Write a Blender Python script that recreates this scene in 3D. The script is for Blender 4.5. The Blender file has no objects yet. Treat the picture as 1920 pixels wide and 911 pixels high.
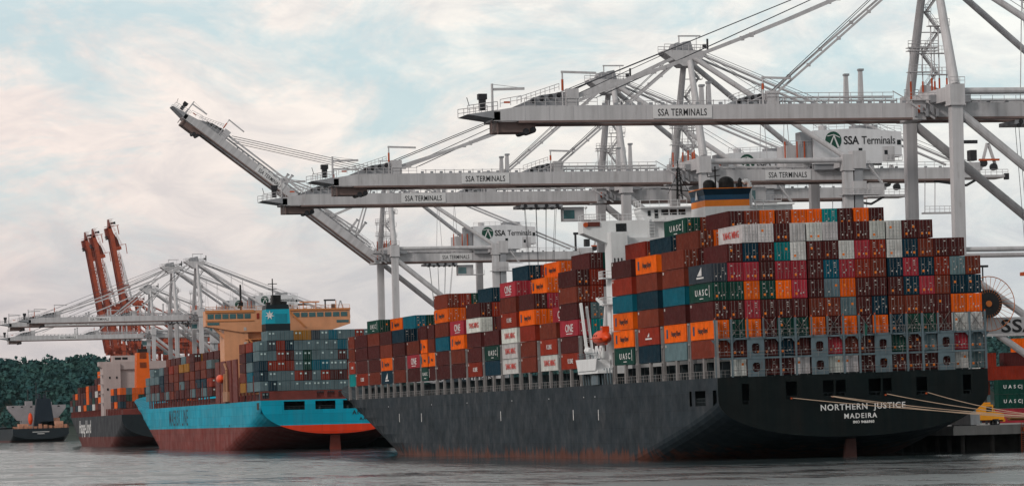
import bpy, math, random
from mathutils import Matrix, Vector
R = math.radians
random.seed(7)
SC = bpy.context.scene
COL = SC.collection
# ---------------------------------------------------------------- camera
cam = bpy.data.cameras.new("camera"); co = bpy.data.objects.new("camera", cam); COL.objects.link(co)
TH, RHO = R(12.75), 0.0262
fx, fy = math.sin(TH), math.cos(TH)                      # view direction on the ground
cr, sr = math.cos(RHO), math.sin(RHO)
rt = Vector((fy*cr, -fx*cr, -sr)); up = Vector((fy*sr, -fx*sr, cr)); bk = Vector((-fx, -fy, 0))
M = Matrix((rt, up, bk)).transposed().to_4x4(); M.translation = (-155.3, -545.9, 7.0)
co.matrix_world = M
cam.sensor_width = 36; cam.lens = 7071/1920*36; cam.shift_y = (786-455.5)/1920
cam.clip_start = 1; cam.clip_end = 20000
SC.camera = co
# ---------------------------------------------------------------- world
w = bpy.data.worlds.new("World"); SC.world = w; w.use_nodes = True
nt = w.node_tree; nt.nodes.clear(); N = nt.nodes.new; L = nt.links.new
out = N('ShaderNodeOutputWorld'); bg = N('ShaderNodeBackground'); bg.inputs[1].default_value = 0.1
SUN_EL, SUN_AZ = R(32), math.atan2(-0.86, -0.5)          # sun stands to the left, a little behind the camera
sky = N('ShaderNodeTexSky'); sky.sky_type = 'NISHITA'; sky.sun_disc = False
sky.sun_elevation = SUN_EL; sky.sun_rotation = SUN_AZ; sky.air_density = 1.0; sky.dust_density = 2.0
tc = N('ShaderNodeTexCoord'); sp = N('ShaderNodeSeparateXYZ'); L(tc.outputs['Generated'], sp.inputs[0])
def vmath(op, a, b=None, v=None):
    n = N('ShaderNodeMath'); n.operation = op
    if isinstance(a, (int, float)): n.inputs[0].default_value = a
    else: L(a, n.inputs[0])
    if b is not None:
        if isinstance(b, (int, float)): n.inputs[1].default_value = b
        else: L(b, n.inputs[1])
    return n.outputs[0]
def wnoise(sx, sy, sz, scale, det, rough, off=(0, 0, 0), dist=0.0):
    m = N('ShaderNodeMapping'); m.inputs['Scale'].default_value = (sx, sy, sz); m.inputs['Location'].default_value = off
    L(tc.outputs['Generated'], m.inputs[0])
    n = N('ShaderNodeTexNoise'); n.inputs['Scale'].default_value = scale; n.inputs['Detail'].default_value = det
    n.inputs['Roughness'].default_value = rough; n.inputs['Distortion'].default_value = dist; L(m.outputs[0], n.inputs[0]); return n.outputs[0]
def wramp(f, pts):
    r = N('ShaderNodeValToRGB'); L(f, r.inputs[0]); e = r.color_ramp.elements
    while len(e) < len(pts): e.new(0.5)
    for k, (p, c) in enumerate(pts): e[k].position = p; e[k].color = (*c, 1) if len(c) == 3 else c
    return r.outputs[0]
def wmix(f, a, b, mode='MIX'):
    m = N('ShaderNodeMix'); m.data_type = 'RGBA'; m.blend_type = mode
    if isinstance(f, (int, float)): m.inputs[0].default_value = f
    else: L(f, m.inputs[0])
    for s_, v in ((6, a), (7, b)):
        if isinstance(v, tuple): m.inputs[s_].default_value = (*v, 1)
        else: L(v, m.inputs[s_])
    return m.outputs[2]
patch = wramp(wnoise(1, 1, 2.2, 15.0, 10, .66, (3.1, 1.7, .4), .5), [(.49, (0, 0, 0)), (.64, (1, 1, 1))])
wisp = wramp(wnoise(1, 1, 2.2, 38.0, 10, .66, (.3, 2, 7.7), .8), [(.36, (0, 0, 0)), (.64, (1, 1, 1))])
# broad tone of the cloud layer: grey-pink near the horizon and to the left, white higher up
elev = sp.outputs[2]
g = wramp(vmath('MULTIPLY', elev, 8.5), [(0.0, (6.1, 5.95, 5.95)), (.30, (6.7, 6.6, 6.6)), (.6, (8.9, 8.5, 8.1)), (1.0, (9.3, 9.1, 8.7))])
azi = vmath('SUBTRACT', sp.outputs[0], vmath('MULTIPLY', sp.outputs[1], .2263))
left = wramp(vmath('ADD', vmath('MULTIPLY', azi, 3.6), .5), [(.0, (1.02, .93, .91)), (.5, (1, .995, .98)), (1, (.97, 1.02, 1.03))])
cloud = wmix(1.0, g, left, 'MULTIPLY')
cloud = wmix(wisp, wmix(1.0, cloud, (.84, .86, .89), 'MULTIPLY'), wmix(1.0, cloud, (1.06, 1.05, 1.035), 'MULTIPLY'))
blue = wmix(.25, (5.4, 7.5, 8.1), sky.outputs[0])
fac = vmath('MULTIPLY', patch, .75)
hi = wramp(vmath('MULTIPLY', elev, 9.0), [(.30, (.06, .06, .06)), (.62, (1, 1, 1))])
fac = vmath('MULTIPLY', fac, hi)
col = wmix(fac, cloud, blue)
zen = vmath('SUBTRACT', 1.0, vmath('MULTIPLY', vmath('MAXIMUM', vmath('SUBTRACT', elev, .14), 0.0), .82))
zc = N('ShaderNodeVectorMath'); zc.operation = 'SCALE'; L(col, zc.inputs[0]); L(zen, zc.inputs['Scale'])
L(zc.outputs[0], bg.inputs[0]); L(bg.outputs[0], out.inputs[0])
# ---------------------------------------------------------------- sun, exposure
sl = bpy.data.lights.new("sun", 'SUN'); sl.energy = 1.7; sl.angle = R(10); sl.color = (1, .93, .86)
so = bpy.data.objects.new("sun", sl); COL.objects.link(so)
sd = Vector((math.sin(SUN_AZ)*math.cos(SUN_EL), math.cos(SUN_AZ)*math.cos(SUN_EL), math.sin(SUN_EL)))
so.rotation_euler = sd.to_track_quat('Z', 'Y').to_euler(); so.location = (-300, 0, 400)
SC.view_settings.view_transform = 'Standard'; SC.view_settings.look = 'None'
SC.view_settings.exposure = 0.06; SC.view_settings.gamma = 1.0
SC.render.engine = 'CYCLES'
# ---------------------------------------------------------------- materials
def srgb(r, g, b):
    f = lambda v: (v/255/12.92) if v/255 <= .04045 else ((v/255+.055)/1.055)**2.4
    return (f(r), f(g), f(b))
MAT = {}
def mat(name, col, rough=.6, metal=0.0, var=.18, scale=.35, streak=0.0, rust=0.0, emit=None, spec=.35, bands=None, usecol=False, rustlow=None, seams=False, lightstreak=(.16, .165, .17)):
    """painted / weathered surface; bands = [(z, colour)] paint bands by height in the object's own space"""
    if name in MAT: return MAT[name]
    m = bpy.data.materials.new(name); m.use_nodes = True; t = m.node_tree; b = t.nodes['Principled BSDF']
    n_ = t.nodes.new; l_ = t.links.new
    b.inputs['Roughness'].default_value = rough; b.inputs['Metallic'].default_value = metal
    b.inputs['Specular IOR Level'].default_value = spec
    tcx = n_('ShaderNodeTexCoord'); oi = n_('ShaderNodeObjectInfo')
    va = n_('ShaderNodeVectorMath'); va.operation = 'ADD'; l_(tcx.outputs['Object'], va.inputs[0])
    vs = n_('ShaderNodeVectorMath'); vs.operation = 'SCALE'; vs.inputs[0].default_value = (61, 37, 83); l_(oi.outputs['Random'], vs.inputs['Scale']); l_(vs.outputs[0], va.inputs[1])
    def noise(sc, det=5, mp=(1, 1, 1)):
        mm = n_('ShaderNodeMapping'); mm.inputs['Scale'].default_value = mp; l_(va.outputs[0], mm.inputs[0])
        q = n_('ShaderNodeTexNoise'); q.inputs['Scale'].default_value = sc; q.inputs['Detail'].default_value = det; q.inputs['Roughness'].default_value = .6; l_(mm.outputs[0], q.inputs[0]); return q.outputs[0]
    def ramp(f, a, c):
        r = n_('ShaderNodeMapRange'); r.inputs[1].default_value = a[0]; r.inputs[2].default_value = a[1]; r.inputs[3].default_value = c[0]; r.inputs[4].default_value = c[1]; l_(f, r.inputs[0]); return r.outputs[0]
    def mix(f, a, c, mode='MIX'):
        x = n_('ShaderNodeMix'); x.data_type = 'RGBA'; x.blend_type = mode
        if isinstance(f, float): x.inputs[0].default_value = f
        else: l_(f, x.inputs[0])
        for s_, v in ((6, a), (7, c)):
            if isinstance(v, tuple): x.inputs[s_].default_value = (*v, 1)
            else: l_(v, x.inputs[s_])
        return x.outputs[2]
    if usecol: c = oi.outputs['Color']
    elif bands:
        sz = n_('ShaderNodeSeparateXYZ'); l_(tcx.outputs['Object'], sz.inputs[0])
        c = col
        for z, cc in bands:
            gt = n_('ShaderNodeMath'); gt.operation = 'LESS_THAN'; l_(sz.outputs[2], gt.inputs[0]); gt.inputs[1].default_value = z
            c = mix(gt.outputs[0], c, cc)
    else: c = col
    v = ramp(noise(scale), (.3, .7), (1-var, 1+var))
    vv = n_('ShaderNodeCombineXYZ'); [l_(v, vv.inputs[k]) for k in range(3)]
    c = mix(1.0, c, vv.outputs[0], 'MULTIPLY')
    if streak:
        s1 = ramp(noise(1.0, 6, (.9, .9, .035)), (.42, .62), (0, streak))
        c = mix(s1, c, (.018, .015, .013))
        s1 = ramp(noise(1.0, 5, (.5, .5, .02)), (.52, .72), (0, streak*.7))
        c = mix(s1, c, lightstreak)
    if seams:
        sx_ = n_('ShaderNodeSeparateXYZ'); l_(tcx.outputs['Object'], sx_.inputs[0]); ax = n_('ShaderNodeMath'); ax.operation = 'ADD'; l_(sx_.outputs[0], ax.inputs[0]); l_(sx_.outputs[1], ax.inputs[1])
        cb_ = n_('ShaderNodeCombineXYZ'); l_(ax.outputs[0], cb_.inputs[0]); l_(sx_.outputs[2], cb_.inputs[1])
        bk_ = n_('ShaderNodeTexBrick'); bk_.inputs['Scale'].default_value = 1.0; bk_.inputs['Brick Width'].default_value = 11.5; bk_.inputs['Row Height'].default_value = 2.55; bk_.inputs['Mortar Size'].default_value = .05
        bk_.inputs['Color1'].default_value = (.86, .86, .86, 1); bk_.inputs['Color2'].default_value = (1.16, 1.16, 1.16, 1); bk_.inputs['Mortar'].default_value = (.62, .6, .6, 1); l_(cb_.outputs[0], bk_.inputs['Vector'])
        c = mix(.75, c, mix(1.0, c, bk_.outputs[0], 'MULTIPLY'))
    if rust:
        s2 = ramp(noise(.8, 7, (1, 1, .22)), (.60, .70), (0, rust))
        c = mix(s2, c, (.075, .022, .010))
    if rustlow:
        sz2 = n_('ShaderNodeSeparateXYZ'); l_(tcx.outputs['Object'], sz2.inputs[0])
        lo = ramp(sz2.outputs[2], (0.2, rustlow), (.20, -.16))
        ad = n_('ShaderNodeMath'); ad.operation = 'ADD'; l_(lo, ad.inputs[0]); l_(noise(.6, 8, (1, 1, .16)), ad.inputs[1])
        c = mix(ramp(ad.outputs[0], (.55, .66), (0, .85)), c, (.105, .036, .022))
    l_(c, b.inputs['Base Color']) if not isinstance(c, tuple) else None
    rg = ramp(noise(scale*3), (.3, .7), (max(rough-.12, .05), min(rough+.15, 1))); l_(rg, b.inputs['Roughness'])
    if emit: b.inputs['Emission Color'].default_value = (*emit[0], 1); b.inputs['Emission Strength'].default_value = emit[1]
    MAT[name] = m; return m
white = mat('crane_paint', srgb(182, 181, 184), .5, var=.07, scale=.25, streak=.16, rust=.22)
cgrey = mat('crane_grey', srgb(140, 142, 147), .55, var=.1, streak=.1)
rail_m = mat('crane_rail', srgb(110, 92, 88), .6, var=.2)
dark = mat('dark_gear', srgb(38, 38, 42), .6, var=.3)
black = mat('black_paint', (.006, .006, .007), .6)
rope = mat('wire_rope', srgb(62, 64, 70), .6)
orange_m = mat('orange_gear', srgb(170, 72, 30), .6, var=.3)
glass = mat('window_glass', srgb(12, 18, 22), .25, spec=.3)
teal_glass = mat('teal_glass', srgb(50, 92, 96), .15, spec=.8)
letter = mat('letter_black', (.010, .010, .012), .6)
lwhite = mat('letter_white', srgb(205, 205, 205), .6, var=.25, scale=1.2)
logo_green = mat('logo_green', srgb(10, 62, 48), .5)
redc = mat('red_crane_paint', srgb(156, 70, 46), .6, var=.2, streak=.15)
redd = mat('red_crane_dark', srgb(112, 48, 36), .6, var=.2)
shipwhite = mat('ship_white', srgb(214, 217, 219), .5, var=.06, streak=.08, rust=.15)
shipgrey = mat('ship_grey', srgb(84, 100, 108), .55, var=.15, streak=.18, rust=.5)
postgrey = mat('post_grey', srgb(118, 116, 116), .6, var=.3, rust=.5)
deckdark = mat('deck_steel', srgb(38, 48, 52), .7, var=.4, rust=.4)
buff = mat('buff_paint', srgb(206, 146, 108), .5, var=.08, streak=.06)
buffd = mat('buff_orange', srgb(190, 122, 72), .5, var=.1)
PAL = {'M': (srgb(68, 27, 26), 'maroon'), 'B': (srgb(100, 42, 28), 'brown'), 'O': (srgb(210, 88, 6), 'orange'), 'R': (srgb(148, 42, 54), 'pinkish red'),
       'W': (srgb(182, 181, 180), 'white'), 'T': (srgb(0, 118, 120), 'turquoise'), 'D': (srgb(4, 40, 54), 'dark blue'), 'G': (srgb(10, 54, 46), 'dark green'),
       'S': (srgb(84, 104, 110), 'grey blue'), 'K': (srgb(122, 38, 22), 'rust red'), 'L': (srgb(0, 84, 102), 'mid blue'), 'Y': (srgb(140, 95, 30), 'ochre'),
       'N': (srgb(52, 60, 68), 'charcoal')}
cont = mat('container_paint', (0, 0, 0), .65, spec=.12, var=.22, scale=.5, rust=.22, usecol=True)
CM = {k: mat('container_paint_'+v[1].replace(' ', '_'), v[0], .65, var=.22, scale=.3, rust=.2, spec=.12) for k, v in PAL.items()}
bar_m = mat('lock_bar_steel', (0, 0, 0), .5, var=.2, usecol=True)
_t = bar_m.node_tree; _b = _t.nodes['Principled BSDF']; _l = _b.inputs['Base Color'].links[0]; _m = _t.nodes.new('ShaderNodeMix'); _m.data_type = 'RGBA'
_m.inputs[0].default_value = .48; _t.links.new(_l.from_socket, _m.inputs[6]); _m.inputs[7].default_value = (.26, .24, .23, 1); _t.links.new(_m.outputs[2], _b.inputs['Base Color'])
steel = mat('plain_steel', srgb(110, 106, 104), .5, var=.3)
sticker_w = mat('sticker_white', srgb(178, 172, 168), .6)
sticker_o = mat('sticker_orange', srgb(210, 110, 20), .6)
seal = mat('door_seal', srgb(22, 16, 16), .8)
# ---------------------------------------------------------------- mesh builder
class MB:
    def __init__(s): s.v = []; s.f = []; s.mi = []; s.marks = []
    def add(s, vs, fs, m=0):
        s.marks.append((len(s.v), len(s.f))); o = len(s.v); s.v += [tuple(v) for v in vs]; s.f += [tuple(i+o for i in f) for f in fs]; s.mi += [m]*len(fs)
    def each(s, name, mats, parent=None):
        o = None; st = s.marks+[(len(s.v), len(s.f))]
        for (v0, f0), (v1, f1) in zip(st[:-1], st[1:]):
            q = MB(); q.v = s.v[v0:v1]; q.f = [tuple(i-v0 for i in f) for f in s.f[f0:f1]]; q.mi = s.mi[f0:f1]; o = q.build(name, mats, parent)
        return o
    def box(s, x0, y0, z0, x1, y1, z1, m=0):
        x0, x1 = min(x0, x1), max(x0, x1); y0, y1 = min(y0, y1), max(y0, y1); z0, z1 = min(z0, z1), max(z0, z1)
        s.add([(x0, y0, z0), (x1, y0, z0), (x1, y1, z0), (x0, y1, z0), (x0, y0, z1), (x1, y0, z1), (x1, y1, z1), (x0, y1, z1)],
              [(0, 3, 2, 1), (4, 5, 6, 7), (0, 1, 5, 4), (1, 2, 6, 5), (2, 3, 7, 6), (3, 0, 4, 7)], m); return s
    def prism(s, pts, a0, a1, axis='y', m=0):
        """outline pts in the other two axes, extruded along axis from a0 to a1"""
        n = len(pts)
        def P(p, a): return {'y': (p[0], a, p[1]), 'x': (a, p[0], p[1]), 'z': (p[0], p[1], a)}[axis]
        vs = [P(p, a0) for p in pts]+[P(p, a1) for p in pts]
        s.add(vs, [tuple(range(n)), tuple(range(2*n-1, n-1, -1))]+[(i, i+n, (i+1) % n+n, (i+1) % n) for i in range(n)], m); return s
    def tube(s, p, q, r, r2=None, n=8, m=0, cap=True):
        p, q = Vector(p), Vector(q); d = (q-p).normalized(); r2 = r if r2 is None else r2
        a = d.cross(Vector((0, 0, 1)) if abs(d.z) < .95 else Vector((1, 0, 0))).normalized(); b = d.cross(a)
        vs = []
        for c, rr in ((p, r), (q, r2)):
            for k in range(n):
                t = 2*math.pi*k/n; vs.append(c+a*math.cos(t)*rr+b*math.sin(t)*rr)
        fs = [(k, (k+1) % n, n+(k+1) % n, n+k) for k in range(n)]
        if cap: fs += [tuple(range(n-1, -1, -1)), tuple(range(n, 2*n))]
        s.add(vs, fs, m); return s
    def beam(s, p, q, w_, h_, m=0, w2=None, h2=None):
        """rectangular bar: w_ across (horizontal), h_ in the other direction"""
        p, q = Vector(p), Vector(q); d = (q-p).normalized()
        a = d.cross(Vector((0, 0, 1)) if abs(d.z) < .95 else Vector((0, 1, 0))).normalized(); b = a.cross(d)
        w2 = w_ if w2 is None else w2; h2 = h_ if h2 is None else h2; vs = []
        for c, ww, hh in ((p, w_, h_), (q, w2, h2)):
            for u_, v_ in ((-1, -1), (1, -1), (1, 1), (-1, 1)): vs.append(c+a*ww/2*u_+b*hh/2*v_)
        s.add(vs, [(0, 3, 2, 1), (4, 5, 6, 7), (0, 1, 5, 4), (1, 2, 6, 5), (2, 3, 7, 6), (3, 0, 4, 7)], m); return s
    def rail(s, pts, h=1.1, r=.035, step=2.0, m=0, mid=True):
        for p, q in zip(pts[:-1], pts[1:]):
            p, q = Vector(p), Vector(q); n = max(1, int((q-p).length/step)); up_ = Vector((0, 0, h))
            for k in range(n+1):
                c = p.lerp(q, k/n); s.tube(c, c+up_, r, n=4, m=m, cap=False)
            s.tube(p+up_, q+up_, r, n=4, m=m, cap=False)
            if mid: s.tube(p+up_*.5, q+up_*.5, r*.8, n=4, m=m, cap=False)
        return s
    def stair(s, p, q, wdt=.9, m=0):
        """straight flight in a vertical plane along x, from p to q"""
        p, q = Vector(p), Vector(q)
        for o in (0, wdt):
            a = Vector((0, o, 0)); s.beam(p+a, q+a, .08, .28, m=m); s.beam(p+a+Vector((0, 0, 1)), q+a+Vector((0, 0, 1)), .06, .06, m=m)
            for k in range(4):
                c = p.lerp(q, k/3)+a; s.tube(c, c+Vector((0, 0, 1)), .03, n=4, m=m, cap=False)
        n = max(2, int(abs(q.z-p.z)/.35))
        for k in range(1, n):
            c = p.lerp(q, k/n); s.box(c.x-.14, c.y, c.z-.04, c.x+.14, c.y+wdt, c.z+.02, m)
        return s
    def sphere(s, c, rx, ry, rz, nu=14, nv=9, m=0):
        vs = []; fs = []
        for j in range(nv+1):
            ph = math.pi*j/nv
            for i in range(nu):
                t = 2*math.pi*i/nu; vs.append((c[0]+rx*math.sin(ph)*math.cos(t), c[1]+ry*math.sin(ph)*math.sin(t), c[2]+rz*math.cos(ph)))
        for j in range(nv):
            for i in range(nu): fs.append((j*nu+i, (j+1)*nu+i, (j+1)*nu+(i+1) % nu, j*nu+(i+1) % nu))
        s.add(vs, fs, m); return s
    def mesh(s, name, mats, smooth=False):
        me = bpy.data.meshes.new(name); me.from_pydata(s.v, [], s.f)
        for m in (mats if isinstance(mats, (list, tuple)) else [mats]): me.materials.append(m)
        me.polygons.foreach_set('material_index', s.mi)
        if smooth: me.polygons.foreach_set('use_smooth', [True]*len(s.f))
        me.update(); return me
    def build(s, name, mats, parent=None, loc=None, rot=None, smooth=False):
        o = bpy.data.objects.new(name, s.mesh(name, mats, smooth)); COL.objects.link(o)
        if parent: o.parent = parent
        if loc: o.location = loc
        if rot: o.rotation_euler = rot
        return o
def link(name, me, parent=None, loc=(0, 0, 0), rot=(0, 0, 0), scale=None):
    o = bpy.data.objects.new(name, me); COL.objects.link(o); o.parent = parent; o.location = loc; o.rotation_euler = rot
    if scale: o.scale = scale
    return o
def thing(name, label, cat, loc=(0, 0, 0), rot=(0, 0, 0), group=None):
    o = bpy.data.objects.new(name, None); COL.objects.link(o); o.location = loc; o.rotation_euler = rot
    o['label'] = label; o['category'] = cat
    if group: o['group'] = group
    return o
def tag(o, label, cat, group=None):
    o['label'] = label; o['category'] = cat
    if group: o['group'] = group
    return o
TXT = {}
def text(s, size, m, bold=.0, xs=1.0, spacing=1.0, align='LEFT'):
    key = (s, size, m.name, bold, xs, spacing, align)
    if key not in TXT:
        c = bpy.data.curves.new('lettering', 'FONT'); c.body = s; c.size = size; c.extrude = .012; c.offset = bold
        c.space_character = spacing; c.align_x = align; c.resolution_u = 3
        o = bpy.data.objects.new('tmp', c); COL.objects.link(o); bpy.context.view_layer.update()
        me = bpy.data.meshes.new_from_object(o.evaluated_get(bpy.context.evaluated_depsgraph_get()))
        bpy.data.objects.remove(o); bpy.data.curves.remove(c)
        for v in me.vertices: v.co.x *= xs
        me.name = 'lettering'; me.materials.clear(); me.materials.append(m); TXT[key] = me
    return TXT[key]
FACE_Y = (R(90), 0, 0)             # reads from the -y side
FACE_X = (R(90), 0, R(-90))        # reads from the -x side
# ---------------------------------------------------------------- water
wm = bpy.data.materials.new('harbour_water'); wm.use_nodes = True; t = wm.node_tree; b = t.nodes['Principled BSDF']
b.inputs['Base Color'].default_value = (.012, .022, .028, 1); b.inputs['Roughness'].default_value = .07; b.inputs['IOR'].default_value = 1.33
tcx = t.nodes.new('ShaderNodeTexCoord')
def wn(scale, mp, det=4, rgh=.6):
    mm = t.nodes.new('ShaderNodeMapping'); mm.inputs['Scale'].default_value = mp; mm.inputs['Rotation'].default_value = (0, 0, R(12)); t.links.new(tcx.outputs['Object'], mm.inputs[0])
    q = t.nodes.new('ShaderNodeTexNoise'); q.inputs['Scale'].default_value = scale; q.inputs['Detail'].default_value = det; q.inputs['Roughness'].default_value = rgh
    t.links.new(mm.outputs[0], q.inputs[0]); return q.outputs[0]
a1 = wn(.5, (1, .6, 1), 4, .6); a2 = wn(1.0, (.26, .055, 1), 5, .62)
pw = t.nodes.new('ShaderNodeMapRange'); pw.inputs[1].default_value = .38; pw.inputs[2].default_value = .60; pw.inputs[3].default_value = .10; pw.inputs[4].default_value = .75
t.links.new(wn(.03, (.35, 1, 1), 7, .68), pw.inputs[0])
sm = t.nodes.new('ShaderNodeMath'); sm.operation = 'MULTIPLY_ADD'; sm.inputs[1].default_value = 2.6; t.links.new(a2, sm.inputs[0])
sm1 = t.nodes.new('ShaderNodeMath'); sm1.operation = 'MULTIPLY'; sm1.inputs[1].default_value = .35; t.links.new(a1, sm1.inputs[0]); t.links.new(sm1.outputs[0], sm.inputs[2])
bp = t.nodes.new('ShaderNodeBump'); bp.inputs['Distance'].default_value = 1.0; t.links.new(sm.outputs[0], bp.inputs['Height']); t.links.new(pw.outputs[0], bp.inputs['Strength'])
b.inputs['Base Color'].default_value = (.040, .058, .064, 1); b.inputs['Specular IOR Level'].default_value = .85
rg1 = t.nodes.new('ShaderNodeMapRange'); rg1.inputs[1].default_value = .45; rg1.inputs[2].default_value = .53; rg1.inputs[3].default_value = .04; rg1.inputs[4].default_value = .34
adn = t.nodes.new('ShaderNodeMath'); adn.operation = 'MULTIPLY_ADD'; adn.inputs[1].default_value = .5
big = wn(.022, (.3, 1, 1), 5, .6); fine_ = wn(1.0, (.22, .05, 1), 6, .75)
hb_ = t.nodes.new('ShaderNodeMath'); hb_.operation = 'MULTIPLY'; hb_.inputs[1].default_value = .5; t.links.new(fine_, hb_.inputs[0])
t.links.new(big, adn.inputs[0]); t.links.new(hb_.outputs[0], adn.inputs[2]); t.links.new(adn.outputs[0], rg1.inputs[0]); sx = t.nodes.new('ShaderNodeSeparateXYZ'); t.links.new(tcx.outputs['Object'], sx.inputs[0])
def mr(o_, a, c):
    n = t.nodes.new('ShaderNodeMapRange'); n.interpolation_type = 'SMOOTHSTEP'; n.inputs[1].default_value = a; n.inputs[2].default_value = c; t.links.new(o_, n.inputs[0]); return n.outputs[0]
def mm_(op, a, c):
    n = t.nodes.new('ShaderNodeMath'); n.operation = op
    for k, v in ((0, a), (1, c)):
        if isinstance(v, float): n.inputs[k].default_value = v
        else: t.links.new(v, n.inputs[k])
    return n.outputs[0]
jit = mm_('MULTIPLY', mm_('SUBTRACT', big, .5), 90.0)                     # ragged edge of the lee
lee = mm_('MULTIPLY', mr(mm_('ADD', sx.outputs[0], jit), -48.0, -12.0), mr(mm_('ADD', sx.outputs[1], jit), -62.0, -22.0))
keep = mm_('SUBTRACT', 1.0, mm_('MULTIPLY', lee, .70))
t.links.new(mm_('MULTIPLY', rg1.outputs[0], keep), b.inputs['Roughness'])
t.links.new(mm_('MULTIPLY', pw.outputs[0], keep), bp.inputs['Strength'])
t.links.new(bp.outputs[0], b.inputs['Normal'])
mb = MB(); mb.add([(-3800, -1500, 0), (3800, -1500, 0), (3800, 4800, 0), (-3800, 4800, 0)], [(0, 1, 2, 3)])
o = mb.build('water', wm); o['kind'] = 'structure'
# ---------------------------------------------------------------- dock
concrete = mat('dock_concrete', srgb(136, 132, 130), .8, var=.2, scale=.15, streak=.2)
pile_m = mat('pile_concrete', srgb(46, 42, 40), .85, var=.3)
EDGE = [(47, 28), (47, 380), (55.5, 540), (55.5, 700), (64, 900), (72.5, 1020), (72.5, 1330), (94, 1420), (94, 1560), (112, 1620), (112, 1900)]
DP = EDGE+[(900, 1900), (900, 28)]
mb = MB(); mb.prism(DP[::-1], 2.6, 3.8, 'z'); mb.box(47.5, 28, 3.802, 900, 28.5, 4.1)
for p, q_ in zip(EDGE[:-1], EDGE[1:]): mb.beam((p[0]+.3, p[1], 3.95), (q_[0]+.3, q_[1], 3.95), .4, .3)
o = mb.build('dock_apron', concrete); o['kind'] = 'structure'
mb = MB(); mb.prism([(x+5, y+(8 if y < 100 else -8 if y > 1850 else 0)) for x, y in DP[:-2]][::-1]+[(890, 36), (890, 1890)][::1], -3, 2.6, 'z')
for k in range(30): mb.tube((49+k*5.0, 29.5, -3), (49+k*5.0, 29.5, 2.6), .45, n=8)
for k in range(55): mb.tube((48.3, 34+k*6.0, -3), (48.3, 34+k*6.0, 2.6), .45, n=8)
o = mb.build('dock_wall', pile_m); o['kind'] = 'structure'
land = MB(); land.box(905, 28, -3, 3000, 2400, 3.6)
o = land.build('land', mat('yard_asphalt', (.05, .05, .05), .9)); o['kind'] = 'structure'
for k, (x, lab) in enumerate([(59.5, 'small orange fender chain on the dock end nearest the dark ship'), (69.5, 'small orange fender chain on the dock end below the yellow truck')]):
    mb = MB(); mb.box(x-.8, 27.6, 3.0, x-.3, 28, 3.7); mb.box(x+.3, 27.6, 3.0, x+.8, 28, 3.7); mb.tube((x-.6, 27.7, 3.5), (x+.6, 27.7, 3.3), .12)
    tag(mb.build('fender', orange_m), lab, 'fender')
# ---------------------------------------------------------------- hill and wood
hillm = mat('hill_soil', (.02, .032, .025), .95, var=.3, scale=.02)
def hz_(x, y):
    d = min(max((y-2500)/420, 0), 1); d = d*d*(3-2*d)
    return d*(50+7*math.sin(x*.011+1)+5*math.sin(x*.027+2)+3*math.sin(x*.06))+ (3.0 if y > 2490 else -2)
vs = []; fs = []; nx, ny = 90, 16
for j in range(ny+1):
    for i in range(nx+1):
        x = -700+i*32; y = 2440+j*45; vs.append((x, y, hz_(x, y)))
for j in range(ny):
    for i in range(nx): a = j*(nx+1)+i; fs.append((a, a+1, a+nx+2, a+nx+1))
mb = MB(); mb.add(vs, fs); o = mb.build('hill', hillm, smooth=True); o['kind'] = 'structure'
lf = bpy.data.materials.new('hazed_foliage'); lf.use_nodes = True; t = lf.node_tree; b = t.nodes['Principled BSDF']; b.inputs['Roughness'].default_value = .9
b.inputs['Specular IOR Level'].default_value = .1
q = t.nodes.new('ShaderNodeTexNoise'); q.inputs['Scale'].default_value = .055; q.inputs['Detail'].default_value = 5; tcx = t.nodes.new('ShaderNodeTexCoord'); t.links.new(tcx.outputs['Object'], q.inputs[0])
r_ = t.nodes.new('ShaderNodeValToRGB'); t.links.new(q.outputs[0], r_.inputs[0]); r_.color_ramp.elements[0].color = (.022, .068, .074, 1); r_.color_ramp.elements[1].color = (.042, .10, .088, 1)  # leaf tones carry the blue-teal of distance haze in their colour
r_.color_ramp.elements[0].position = .35; r_.color_ramp.elements[1].position = .68
t.links.new(r_.outputs[0], b.inputs['Base Color'])
mb = MB(); rr = random.Random(3)
def crown(x, y, z, rad, h, n):
    for k in range(n):
        u = rr.random()*2*math.pi; v = rr.uniform(-.5, 1); q_ = math.sqrt(max(0, 1-v*v))*rr.uniform(.65, 1.05)
        c = Vector((x+math.cos(u)*rad*q_, y+math.sin(u)*rad*q_, z+h*.55+v*h*.5))
        s_ = rr.uniform(1.2, 2.6); a = Vector((rr.gauss(0, 1), rr.gauss(0, 1), rr.gauss(0, 1))).normalized(); bb = a.cross(Vector((rr.gauss(0, 1), rr.gauss(0, 1), rr.gauss(0, 1)))).normalized()
        mb.add([c-a*s_, c+bb*s_, c+a*s_*.8, c-bb*s_], [(0, 1, 2, 3)])
for (xa, xb, cnt) in ((90, 420, 950), (1000, 1260, 420), (420, 1000, 500), (-100, 90, 120)):
    for k in range(cnt):
        x = rr.uniform(xa, xb); y = 2530+400*math.sqrt(rr.random()); h = rr.uniform(10, 19)*(1.25 if rr.random() < .12 else 1)
        crown(x, y, hz_(x, y)-1, h*rr.uniform(.38, .6), h, 62)
o = mb.build('wood', lf); o['kind'] = 'stuff'; o['label'] = 'dark teal wooded hillside beyond the harbour'; o['category'] = 'wood'
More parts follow.
